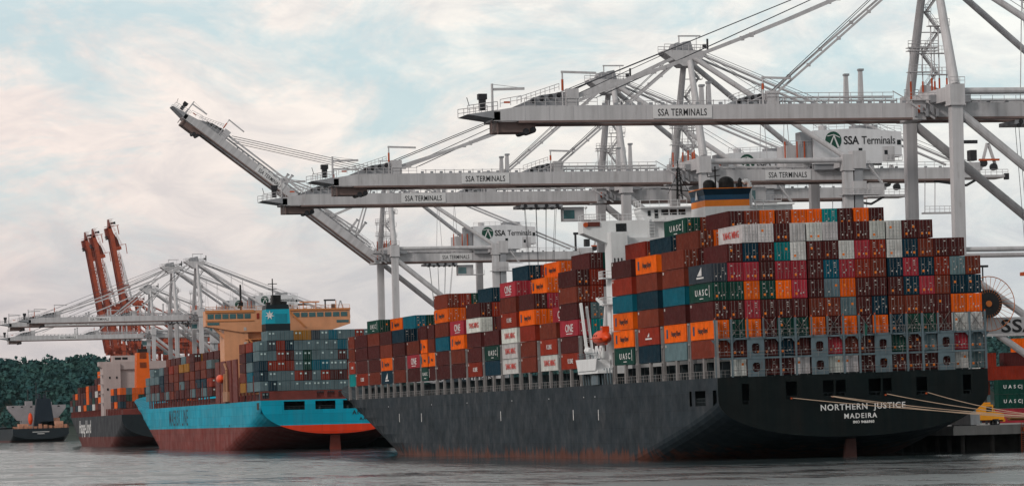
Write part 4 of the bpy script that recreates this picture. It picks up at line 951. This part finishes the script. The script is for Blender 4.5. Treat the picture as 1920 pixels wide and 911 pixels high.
    m.box(-5.5, -4.9, ZT+.3, 2, -4.1, ZT+.5); m.rail([(-5.5, -4.9, ZT+.5), (2, -4.9, ZT+.5)], 1.1, .05, 1.0)
    m.beam((-6, -4.7, ZT+.4), (-1.2, -4.7, ZB-.1), .12, .3); m.beam((-4.8, -4.7, ZT+1.5), (0, -4.7, ZB+1.0), .1, .12); m.box(-2, -5.0, ZT, 5, -4.2, ZT+1.2, 1)
    m.prism([(-1.4, ZT+.6), (8.5, ZT+.6), (8.5, ZT+1.2), (1.0, ZT+3.6), (-.2, ZT+3.6)], 4.2, 4.8, 'y')
    for k in range(5): m.box(-4.6+k*.9, -5.0, ZB+.3+(k % 2)*.6, -4.2+k*.9, -4.4, ZB+1.6+(k % 2)*.5, 1)
    m.build('hinge_gear', [A, DK, orange_m], T)
    # stair tower between the upper legs
    m = MB(); z = ZN+1.2; k = 0; xs = (1.2, 3.8)
    while z < apex-4.5:
        yy = 8.6*(1-(z-ZN)/(apex-ZN)*.8)+.2
        a, b_ = (xs[0], xs[1]) if k % 2 == 0 else (xs[1], xs[0])
        m.stair((a, yy, z), (b_, yy, z+3.4)); m.box(b_-.9 if b_ > a else b_-.9, yy-.2, z+3.35, b_+.9, yy+1.2, z+3.45)
        if detail > 1: m.rail([(b_-.9, yy-.2, z+3.45), (b_+.9, yy-.2, z+3.45)], 1.1, .04, .9)
        m.tube((.4, yy, z+3.4), (b_+.8, yy, z+3.4), .09, n=5)
        z += 3.4; k += 1
    m.build('staircase', A, T)
    m = MB()
    for (x0, x1, y0, y1, z0, z1) in ((-2.2, 2.0, 4, 7, ZN+2, ZN+8.5), (-.6, 2.0, -2, .6, ZN+1, ZN+11.5)):
        for x in (x0, x1, (x0+x1)/2):
            m.tube((x, y0, ZN), (x, y0, z1), .11, n=5); m.tube((x, y0, ZN), (x, y0, ZN+3), .17, n=5, m=1)
        for z in (z0+2.5, z0+6.0, z1): m.box(x0-.5, y0-.6, z, x1+.5, y0+.8, z+.12); m.rail([(x0-.5, y0-.6, z+.12), (x1+.5, y0-.6, z+.12)], 1.1, .045, .7)
    m.build('access_platform', [A, orange_m], T)
    # ---------------- boom (own origin at the hinge)
    hx, hz0 = -4.0, 55.6; dx = -hx
    BO = MB(); tip = -75.0
    o_ = lambda x, z: (x-hx, z-hz0)
    for y in (-3.3, 3.3):
        BO.prism([o_(tip, ZB+.2), o_(-4.2, ZB+.2), o_(-4.2, ZT), o_(tip+4.8, ZT), o_(tip+.3, ZB+1.9), o_(tip, ZB+1.9)][::1], y-.6, y+.6, 'y')
        BO.box(tip+4-hx, y-.75, ZB-.15-hz0, -4.2-hx, y+.75, ZB+.2-hz0, 1)
    for x in range(-70, -5, 11): BO.box(x-hx-.4, -2.7, ZB+1-hz0, x-hx+.4, 2.7, ZT-.4-hz0)
    BO.box(tip-hx, -3.9, ZB+.3-hz0, tip+1.0-hx, 3.9, ZB+1.7-hz0, 0)
    for x in range(-70, -5, 4):
        if not -50 < x < -37: BO.box(x-hx-.05, -3.94, ZB+.3-hz0, x-hx+.05, -3.9, ZT-.1-hz0)
    bo = BO.build('boom', [A, RL], T, (hx, 0, hz0), (0, R(boom), 0))
    m = MB(); zt = ZT-hz0; X = lambda x: x-hx
    m.rail([(X(-70), -4.0, zt), (X(-58), -4.0, zt)], 1.15, .05, 1.6); m.rail([(X(-30), -4.0, zt+.6), (X(-8), -4.0, zt+.6)], 1.15, .05, 1.8)
    m.tube((X(-28), -3.4, zt+1.0), (X(-8), -3.4, zt+1.0), .17, n=6); m.tube((X(-28), -2.6, zt+.5), (X(-7), -2.6, zt+.5), .14, n=6); m.beam((X(-33), -3.3, zt+.2), (X(-28), -3.3, zt+2.2), .14, .14)
    m.beam((X(-8), -3.6, zt+2), (X(-5), -3.6, zt+.3), .14, .14)
    for k in range(27): xx = X(-57)+k*1.95; m.box(xx, -3.6, zt, xx+.55, -3.1, zt+.42, 1); m.box(xx+.9, -3.5, zt, xx+1.05, -3.4, zt+.8)
    m.tube((X(-57), -3.5, zt+.65), (X(-5), -3.5, zt+.65), .05, n=4)
    m.build('handrail', [A, DK], bo)
    for px_, hh in ((-40, 3.4), (-38.8, 3.9), (-15.4, 5.0), (-12.9, 5.8)):
        m = MB(); m.prism([(X(px_)-.42, zt), (X(px_)+.42, zt), (X(px_)+.28, zt+hh), (X(px_)-.22, zt+hh)], -2.2, -1.4, 'y'); m.box(X(px_)-.35, -2.3, zt+hh-.35, X(px_)+.5, -1.3, zt+hh, 1); m.build('stay_rest', [A, DK], bo)
    for px_, s_ in ((-62, 1.0), (-28.5, .8)):
        m = MB(); m.box(X(px_)-1.0, -3.9, zt, X(px_)+1.0, -2.6, zt+2.7*s_); m.box(X(px_)-1.0, 2.6, zt, X(px_)+1.0, 3.9, zt+2.7*s_)
        m.prism([(X(px_)-9*s_, zt+.1), (X(px_)-1, zt+.1), (X(px_)-1, zt+2.3*s_), (X(px_)-5*s_, zt+1.8*s_)], -2.4, 2.4, 'y', 1)
        for k in range(4): m.tube((X(px_)-2-k*1.4*s_, -3.0, zt+1.9*s_-k*.25), (X(px_)-2-k*1.4*s_, -2.4, zt+1.7*s_-k*.3), .34*s_, n=10, m=2)
        m.rail([(X(px_)-9*s_, -2.9, zt+.4), (X(px_)-2, -2.9, zt+2.6*s_)], 1.0, .05, .8)
        m.tube((X(px_)-1.6, -3.6, zt), (X(px_)-1.6, -3.6, zt+5.4*s_), .14, n=6); m.tube((X(px_)-1.6, -3.6, zt+2.4), (X(px_)-1.6, -3.6, zt+4.2*s_), .2, n=6, m=3)
        m.beam((X(px_)-1.8, -3.6, zt+5.4*s_), (X(px_)+4*s_, -3.6, zt+5.2*s_), .3, .35); m.build('stay_anchor', [A, DK, dark, orange_m], bo)
    m = MB()                                                         # tip platform
    m.prism([(X(tip)-4.4, ZB+1.3-hz0), (X(tip)+.6, ZB+2.0-hz0), (X(tip)+.6, ZB+1.3-hz0), (X(tip), ZB+.6-hz0)], -3.8, 3.8, 'y', 1)
    for y in (-3.8, 3.8): m.rail([(X(tip)-4.3, y, ZB+1.4-hz0), (X(tip)+.6, y, ZB+2.0-hz0)], 1.3, .06, .9)
    m.box(X(tip)-2.2, -3.4, ZB+2-hz0, X(tip)-1.2, -2.4, ZB+4.4-hz0, 2); m.box(X(tip)-2.4, -3.5, ZB+3.7-hz0, X(tip)-1.0, -2.3, ZB+4.6-hz0, 2)
    m.tube((X(tip)-.1, -3.2, ZB+1.8-hz0), (X(tip)-.1, -3.2, ZB+6.2-hz0), .2, n=6); m.beam((X(tip)+.1, -3.2, ZB+5.3-hz0), (X(tip)+5.2, -3.2, ZB+5.4-hz0), .35, .4); m.tube((X(tip), -3.2, ZB+6.1-hz0), (X(tip)+4.8, -3.2, ZB+5.5-hz0), .04, n=4)
    m.rail([(X(tip)+1, -4.0, ZB+2.4-hz0), (X(tip)+4.4, -4.0, ZB+3.0-hz0)], 1.2, .05, 1.2); m.box(X(tip)+1.6, -4.05, ZB+3.0-hz0, X(tip)+2.6, -3.95, ZB+3.3-hz0, 3)
    m.tube((X(tip)-4, -3.7, ZB+2.6-hz0), (X(tip)-4.4, -3.7, ZB+4-hz0), .06, n=4, m=2)
    m.build('tip_platform', [A, DK, dark, orange_m], bo)
    m = MB(); m.box(X(tip)+.6, -2.6, ZB-1.5-hz0, X(tip)+7, 2.6, ZB+.1-hz0); m.box(X(tip)-.4, -3.0, ZB-1.8-hz0, X(tip)-.2, -2.8, ZB+.3-hz0); m.box(X(tip)+.6, -3.0, ZB-1.8-hz0, X(tip)+.8, -2.8, ZB+.3-hz0)
    m.tube((X(tip)+5.4, -2.8, ZB-1.4-hz0), (X(tip)+5.4, 2.8, ZB-1.4-hz0), .5, n=10, m=1); m.tube((X(tip)+6.6, -2.8, ZB-1.2-hz0), (X(tip)+6.6, 2.8, ZB-1.2-hz0), .5, n=10, m=1); m.build('sheave_box', [RL, dark], bo)
    if A is redc: bo.scale = (1.03, 1.1, 1.1)
    if texts:
        m = MB(); m.box(X(-48.8), -4.02, ZB+.4-hz0, X(-38.9), -3.97, ZT-.15-hz0); sg = m.build('sign', mat('sign_white', (0, 0, 0)), bo)
        link('lettering', text('SSA TERMINALS', 1.62, letter, .012, .68, 1.08), sg, (X(-48.0), -4.04, ZB+.8-hz0), FACE_Y)
    # forestays
    rot = Matrix.Rotation(R(boom), 4, 'Y')
    def bp_(x, y, z): return rot @ Vector((x-hx, y, z-hz0))+Vector((hx, 0, hz0))
    if boom == 0:
        for y in (-1, 1):
            m = MB(); p0 = Vector((-1.5, y*2.3, apex-.9)); p1 = Vector((-61.6, y*3.2, ZT+1.4)); prev = p0
            for k in range(1, 9):
                t_ = k/8; c = p0.lerp(p1, t_); c.z -= 4*t_*(1-t_)*1.3; m.beam(prev, c, .3, .58); prev = c
                if k in (2, 4, 6): m.box(c.x-.35, c.y-.22, c.z-.42, c.x+.35, c.y+.22, c.z+.3)
            m.build('forestay', A, T)
            m = MB(); p0 = Vector((-1.3, y*1.6, apex-1.6)); p1 = Vector((-28.2, y*3.2, ZT+1.4)); m.beam(p0, p1, .24, .36)
            for k in (1, 2, 3, 4): c = p0.lerp(p1, k/5+.03*y); m.box(c.x-.3, c.y-.2, c.z-.3, c.x+.3, c.y+.2, c.z+.25)
            m.build('forestay', A, T)
        m = MB()
        for y in (-1.2, -.4, .4, 1.2): m.tube((-3.2, y, apex+.4), (-66, y*1.5, ZT+1.0), .075, n=4, m=0)
        for y in (-.8, .8): m.tube((-2.2, y, apex-.4), (-29, y*2, ZT+1.0), .06, n=4, m=0); m.tube((-3.4, y, apex-.2), (-57, y*2, ZT+1.6), .06, n=4, m=0)
        for y in (-1.0, 1.0): m.tube((2.6, y, apex-.2), (30, y*2, ZT+8.2), .05, n=4, m=0); m.tube((2.6, y, apex+.1), (tailx+3, y*2, ZT+1), .05, n=4, m=0)
        m.build('hoist_rope', rope, T)
    else:
        m = MB(); a = bp_(-60, -2.4, ZT+2.2)
        for k, y in enumerate((-1.5, -.5, .5, 1.5)): q0 = bp_(-60+k*.5, y, ZT+2.4-k*.35); m.tube(q0, (-2.6, y, apex+.8-k*.55), .09, n=4)
        m.build('hoist_rope', rope, T)
        for y in (-3.2, 3.2):
            m = MB(); m.beam(bp_(-61, y, ZT+1.6), bp_(-9, y, ZT+1.2), .3, .5)
            if boom < 60:
                j1 = Vector((-20, y, 62.0)) if y < 0 else Vector((-18, y, 62.4)); m.beam(bp_(-28.2, y, ZT+1.2), bp_(-13.0, y, ZT+2.5), .26, .4); m.beam(bp_(-22.5, y, ZT+.6), bp_(-19.0, y, ZT+6.5), .7, .6)
                m.beam(bp_(-31, y, ZT+4.2), bp_(-19.0, y, ZT+6.5), .26, .4); m.beam(bp_(-19, y, ZT+6.5), (-1.3, y*.6, apex-1.6), .26, .45); m.beam(bp_(-13, y, ZT+2.5), (-4, y*.6, apex-3.0), .24, .4); m.beam(bp_(-43, y, ZT+1.0), bp_(-31, y, ZT+4.2), .26, .4)
            else: m.beam(bp_(-30, y, ZT+1.2), (-1.3, y*.5, apex-1.6), .3, .4)
            m.build('forestay', A, T)
    # ---------------- machinery house
    if house:
        h0, h1 = 25.4, 44.4; m = MB()
        m.prism([(h0, ZT+.9), (h1-4.5, ZT+.9), (h1-3.4, ZT+2.3), (h1, ZT+2.3), (h1, ZT+7.4), (h0+10, ZT+8.2), (h0, ZT+7.8)], -5.4, 5.2, 'y'); m.box(h0+.3, -5.0, ZT-.3, h1-6, 4.8, ZT+.9, 1)
        ho = m.build('machinery_house', [mat('house_white', srgb(204, 205, 209), .5, var=.05, streak=.08) if A is white else A, DK], T)
        m = MB(); m.box(h0-5, -2.5, ZT, h0, 4.5, ZT+5.0, 0); m.rail([(h0, -5.3, ZT+7.9), (h0+10, -5.3, ZT+8.2), (h1, -5.3, ZT+7.5)], 1.0, .05, 1.5); m.tube((h0+3, -2, ZT+8), (h0+3, -2, ZT+9.0), .9, n=12); m.box(h0+10, -2, ZT+8.2, h0+15, 2, ZT+9.1, 1); m.box(h0-2.6, -4.5, ZT+2, h0-.2, -1, ZT+7.6, 1)
        m.rail([(h0-6, -4.6, ZT+4.6), (h0, -4.6, ZT+4.6)], 1.1, .05, 1.1)
        for x in (h0-6, h0-3.4, h0-1.8): m.tube((x, -4.6, ZT+2), (x, -4.6, ZT+5.6), .16, n=5, m=2)
        m.box(h1-3.6, -5.7, ZT+1.3, h1, -5.4, ZT+1.5); m.rail([(h1-3.4, -5.7, ZT+1.5), (h1, -5.7, ZT+1.5)], 1.1, .05, .8)
        m.build('roof_gear', [A, DK, orange_m], ho)
        m = MB(); m.box(h0+9.6, -5.46, ZT+3.1, h0+10.4, -5.4, ZT+4.1); m.box(h0+15.2, -5.46, ZT+2.7, h0+15.9, -5.4, ZT+3.6); m.box(h0+18, -5.46, ZT+4.7, h0+18.8, -5.4, ZT+5.7); m.each('window', glass, ho)
        m = MB(); m.box(h0+14.8, -5.44, ZT+1.2, h0+17.4, -5.4, ZT+4.4); m.each('door', A, ho)
        if texts:
            m = MB(); n = 20; m.prism([(h0+4.2+1.75*math.cos(2*math.pi*k/n), ZT+5.7+1.85*math.sin(2*math.pi*k/n)) for k in range(n)], -5.47, -5.4, 'y'); m.build('emblem', logo_green, ho)
            m = MB(); m.prism([(h0+3.1, ZT+4.3), (h0+3.45, ZT+4.2), (h0+4.3, ZT+6.4), (h0+5.1, ZT+4.2), (h0+5.45, ZT+4.3), (h0+4.35, ZT+6.95)], -5.52, -5.47, 'y'); m.beam((h0+2.9, -5.5, ZT+6.6), (h0+4.3, -5.5, ZT+6.9), .04, .16); m.beam((h0+4.3, -5.5, ZT+6.9), (h0+5.6, -5.5, ZT+6.3), .04, .16); m.build('emblem', mat('sign_white', (0, 0, 0)), ho)
            link('lettering', text('SSA', 2.35, letter, .05, .88, 1.0), ho, (h0+6.4, -5.45, ZT+4.9), FACE_Y); link('lettering', text('Terminals', 2.35, letter, .012, .80, .98), ho, (h0+10.3, -5.45, ZT+4.9), FACE_Y)
    # lift and stairs beside the landside leg
    m = MB(); m.box(G+1.2, -yl-1.0, 8, G+3.0, -yl+1.0, ZT+1.5, 1); m.box(G+.8, -yl-1.4, ZB-3.2, G+3.6, -yl+1.4, ZB-.6); m.box(G+.8, -yl-1.4, ZT-.6, G+3.6, -yl+1.4, ZT+3.0)
    m.box(G-1.5, -yl-1.8, ZB-3.4, G+7, -yl+1.8, ZB-3.2); m.rail([(G-1.5, -yl-1.7, ZB-3.2), (G+7, -yl-1.7, ZB-3.2)], 1.1, .05, 1)
    m.stair((G+7, -yl-1.5, ZB-1.0), (G+4.2, -yl-1.5, ZT)); m.box(G+4, -yl-1.7, ZB-1.1, G+8, -yl, ZB-1.0); m.build('lift_tower', [A, DK], T)
    # trolley, cab, ropes
    m = MB(); m.box(tx-5, -3.9, ZB-1.0, tx+4.5, 3.9, ZB-.35, 0); 
    for k in range(6): m.box(tx-4.6+k*1.6, -4.0, ZB-1.5, tx-4.0+k*1.6, -3.4, ZB-.9, 1)
    for k in range(4): m.tube((tx-4+k*2.4, -4, ZB-.6), (tx-4+k*2.4, -3.6, ZB-.6), .4, n=10, m=1)
    tr_ = m.build('trolley', [DK, dark], T)
    m = MB(); m.box(tx+5.0, -2.6, ZB-4.0, tx+9.6, .4, ZB-.9); m.box(tx+9.6, -2.6, ZB-4.0, tx+13, .4, ZB-3.7); m.rail([(tx+9.6, -2.5, ZB-3.7), (tx+13, -2.5, ZB-3.7)], 1.1, .05, 1.0); cb = m.build('operator_cab', [A], tr_)
    m = MB(); m.box(tx+4.9, -2.66, ZB-3.5, tx+7.4, -2.0, ZB-1.6); m.each('window', teal_glass, cb)
    m = MB()
    for x, y in ((-3.5, -1.5), (-3.0, 1.5), (-1, -1.6), (-.4, 1.4), (1.2, -1.5), (2.0, 1.5), (3.6, -1.4), (3.9, 1.2)): m.tube((tx+x, y, ZB-1), (tx+x*.6, y*.8, 31 if boom == 0 else 40), .05, n=4, cap=False)
    m.build('hoist_rope', rope, T)
    m = MB(); zs = 30 if boom == 0 else 39; m.box(tx-1.2, -6, zs-1.2, tx+1.2, 6, zs-.6); m.box(tx-2.0, -1.6, zs-.6, tx+2.0, 1.6, zs+.9); m.build('spreader', [orange_m], T)
    # tail gear
    m = MB(); m.box(tailx, -4.2, ZB+.4, tailx+10, 4.2, ZB+.9); m.rail([(tailx, -4.2, ZB+.9), (tailx+10, -4.2, ZB+.9)], 1.1, .06, 1.2); m.box(tailx+.5, -3.5, ZB+.9, tailx+4.2, 3.5, ZB+3.6)
    m.tube((tailx-.8, -3, ZT), (tailx-.8, -3, ZT+5.4), .35, n=6, m=2); m.beam((tailx-1.4, -3, ZT+5.3), (tailx+3.8, -3, ZT+5.3), .6, .7, m=2); m.box(tailx+2.2, -3.2, ZB+4, tailx+3.6, -1, ZB+6.2, 2)
    m.beam((tailx+4.4, -3, ZB+2), (tailx+6.0, -3, ZB+7.6), .5, .6); m.beam((tailx+8.0, -3, ZB+2), (tailx+6.2, -3, ZB+7.6), .5, .6); m.tube((tailx+5, -3.6, ZB+3.4), (tailx+5, -2.8, ZB+3.4), .8, n=12, m=2); m.tube((tailx+7.2, -3.6, ZB+2.6), (tailx+7.2, -2.8, ZB+2.6), .8, n=12, m=2)
    m.box(tailx+4, -3.7, ZB+3.9, tailx+8.4, -3.0, ZB+4.3, 3); m.box(tailx+9.3, -4.3, ZB-.1, tailx+10.2, -3.4, ZB+1.2, 2); m.beam((tailx-6, -3.5, ZB-.2), (tailx+1, -3.5, ZB-1.2), .3, .5, m=2); m.beam((tailx+1, -3.5, ZB-1.2), (tailx+4, -3.5, ZB+.4), .3, .5, m=2)
    m.build('tail_gear', [A, DK, dark, orange_m], T)
    if detail > 1:
        m = MB(); q0 = 50
        for x in (q0, q0+2.2, q0+6, q0+8): m.beam((x, -3.3, ZB-.2), (x-.2, -3.3, ZB-6.8), .14, .14)
        m.box(q0-.5, -4.2, ZB-7.0, q0+8.2, -2.0, ZB-6.7); m.rail([(q0-.5, -4.2, ZB-6.7), (q0+8.2, -4.2, ZB-6.7)], 1.2, .05, 1.0); m.build('service_cage', [A], T)
        for x, y in ((14, -3), (19, -3), (20.5, 3)):
            pass
        m = MB()
        for x in (14.5, 19.5): m.beam((x, -2.5, ZT), (x+.8, -2.3, 82-(x-2)*.46-1.2), .12, .12); m.beam((x+1.8, -2.5, ZT), (x+.8, -2.3, 82-(x-2)*.46-1.2), .12, .12)
        m.build('stay_strut', A, T)
    return T
NEARG = 'white cranes over the ships'
c1 = crane((51.2, 46.2), 'nearest white crane, the topmost boom, with legs right of the stern stack', NEARG, tx=18)
c2 = crane((53.2, 204.3), 'second white crane, its peak the highest fully seen, behind the topmost boom', NEARG, tx=-50 if False else 6)
c3 = crane((53.1, 267.3), 'white crane with the lowest level boom above the charcoal ship, carrying a cab', NEARG, tx=-17)
c4 = crane((58.2, 560.4), 'white crane with its boom half raised to the left', NEARG, boom=37.5, tx=16)
c5 = crane((79.2, 1118.0), 'far white crane with the tallest peak of the left group', NEARG, tx=-8, apex=81)
c6 = crane((75.5, 1170.7), 'far white crane with the middle peak of the left group', NEARG, tx=10, apex=81)
c7 = crane((98.1, 1428.1), 'far white crane with the lowest peak, boom reaching off the left edge', NEARG, tx=-10, apex=81)
REDG = 'red cranes with raised booms'
r0 = crane((127.0, 1838), 'leftmost red crane with upright boom', REDG, A=redc, DK=redd, RL=redd, boom=80.5, texts=False, detail=1, tx=10, apex=84)
r1 = crane((127.5, 1800), 'middle red crane, its upright boom close beside the leftmost', REDG, A=redc, DK=redd, RL=redd, boom=80.5, texts=False, detail=1, tx=10, apex=84)
r2 = crane((125.0, 1700), 'rightmost red crane with the tallest upright boom', REDG, A=redc, DK=redd, RL=redd, boom=81, texts=False, detail=1, tx=10, apex=84)
# cable reel on the first crane
m = MB(); cx_, cz_, yy = 4.1, 23.7, -13.0
for k in range(30):
    a = 2*math.pi*k/30; m.beam((cx_+.9*math.cos(a), yy-.35, cz_+.9*math.sin(a)), (cx_+4.4*math.cos(a), yy-.5, cz_+4.4*math.sin(a)), .06, .06)
n = 32
for k in range(n):
    a, b_ = 2*math.pi*k/n, 2*math.pi*(k+1)/n; m.tube((cx_+4.4*math.cos(a), yy-.5, cz_+4.4*math.sin(a)), (cx_+4.4*math.cos(b_), yy-.5, cz_+4.4*math.sin(b_)), .07, n=4)
m.tube((cx_, yy-.6, cz_), (cx_, yy+.6, cz_), .5, n=16)
rl = m.build('cable_reel', mat('reel_orange', srgb(176, 98, 40), .5, var=.1), c1)
m = MB(); m.tube((cx_, yy-.42, cz_), (cx_, yy+.3, cz_), 2.3, n=28); m.build('cable', black, rl)
m = MB(); m.box(cx_-1, yy+.6, 21.6, cx_+1, -12.2, cz_+.5); m.build('bracket', white, rl)
# ---------------------------------------------------------------- truck on the dock
TK = thing('yard_truck', 'yellow yard truck standing on the dock end under the ropes', 'truck', (63.8, 61.5, 3.8))
yel = mat('truck_yellow', srgb(226, 150, 20), .4, var=.1)
m = MB(); m.prism([(0, 1.0), (4.2, 1.0), (4.2, 2.0), (3.4, 2.2), (2.6, 2.3), (2.2, 3.6), (.6, 3.7), (0, 3.5)], 0, 2.4, 'y'); m.box(.5, .3, 3.7, 1.9, 2.1, 4.0); m.build('cab', yel, TK)
m = MB(); m.box(2.3, -.03, 2.35, 2.25, 0, 3.3); m.box(1.0, -.03, 2.4, 2.0, .0, 3.3); m.box(2.6, .2, 2.35, 2.35, 2.2, 3.3); m.each('window', glass, TK)
m = MB(); m.box(-5.4, .6, .8, 3.8, 1.8, 1.15); m.build('chassis', dark, TK)
m = MB(); m.box(-5.6, -.1, 1.16, -1.2, 2.5, 1.4); m.box(4.0, 0.1, .7, 4.4, 2.3, 1.2); m.build('deck', yel, TK)
for x in (2.9, -2.6, -4.0):
    for y in (0.0, 1.95):
        m = MB(); m.tube((x, y, .52), (x, y+.45, .52), .52, n=16); wh = m.build('wheel', black, TK); m = MB(); m.tube((x, y-.03, .52), (x, y+.48, .52), .24, n=10); m.build('rim', lwhite, wh)
m = MB(); m.box(4.2, .2, 1.5, 4.28, .5, 1.75); m.build('headlight', sticker_w, TK); m = MB(); m.box(4.2, 1.9, 1.5, 4.28, 2.2, 1.75); m.build('headlight', sticker_w, TK)
m = MB(); m.tube((.4, 2.5, 1.5), (.4, 2.5, 4.3), .1); m.build('exhaust_stack', steel, TK)
TR = thing('flatbed_trailer', 'long dark flatbed trailer on the dock right of the yellow truck', 'trailer', (69.6, 62.5, 3.8))
m = MB(); m.box(0, 0, 1.1, 11, 2.4, 1.35); m.box(0, .7, .8, 11, 1.7, 1.1); m.build('bed', [mat('trailer_ochre', srgb(120, 84, 40), .6)], TR)
for x in (8, 9.4):
    for y in (0, 1.95): m = MB(); m.tube((x, y, .5), (x, y+.45, .5), .5, n=14); m.build('wheel', black, TR)
for k, (x, y) in enumerate([(58.5, 29.0), (74.0, 29.0)]):
    m = MB()
    for d in (0, .5): m.tube((x+d, 27.9, -1), (x+d, 27.9, 4.6), .05, n=5)
    for j in range(14): m.tube((x, 27.9, j*.33), (x+.5, 27.9, j*.33), .03, n=4)
    tag(m.build('ladder', orange_m), ['steel ladder down the dock end beside the dark ship', 'steel ladder down the dock end below the trailer'][k], 'ladder')
# light poles in the yard
m = MB(); m.tube((86, 120, 3.8), (86, 120, 33), .25, .15, n=8); m.box(85, 119.6, 33, 87, 120.4, 33.4); tag(m.build('light_pole', dark), 'tall dark light pole behind the starboard stern corner', 'light pole')
# rest of the containers
REST_M = [CM[k] for k in RK]+[mat('bar_dull', srgb(92, 96, 98), .6), seal, mat('mark_pale', srgb(170, 190, 190), .6)]
o = REST.build('container_stacks', REST_M); o['kind'] = 'stuff'; o['label'] = 'containers stacked on the blue ship and the grey ship behind'; o['category'] = 'containers'
print('individual containers', NC[0], 'objects', len(bpy.data.objects))

# ---------------------------------------------------------------- haze
hzm = bpy.data.materials.new('haze_air'); hzm.use_nodes = True; t = hzm.node_tree; t.nodes.clear()
mo = t.nodes.new('ShaderNodeOutputMaterial'); pv = t.nodes.new('ShaderNodeVolumePrincipled')
pv.inputs['Color'].default_value = (.66, .86, .95, 1); pv.inputs['Density'].default_value = .000007; pv.inputs['Anisotropy'].default_value = .2
t.links.new(pv.outputs[0], mo.inputs['Volume'])
mb = MB(); mb.box(-3900, -1600, -14, 3900, 4900, 160); o = mb.build('haze', hzm); o['kind'] = 'stuff'; o['label'] = 'pale harbour haze'; o['category'] = 'haze'
SC.cycles.volume_bounces = 0
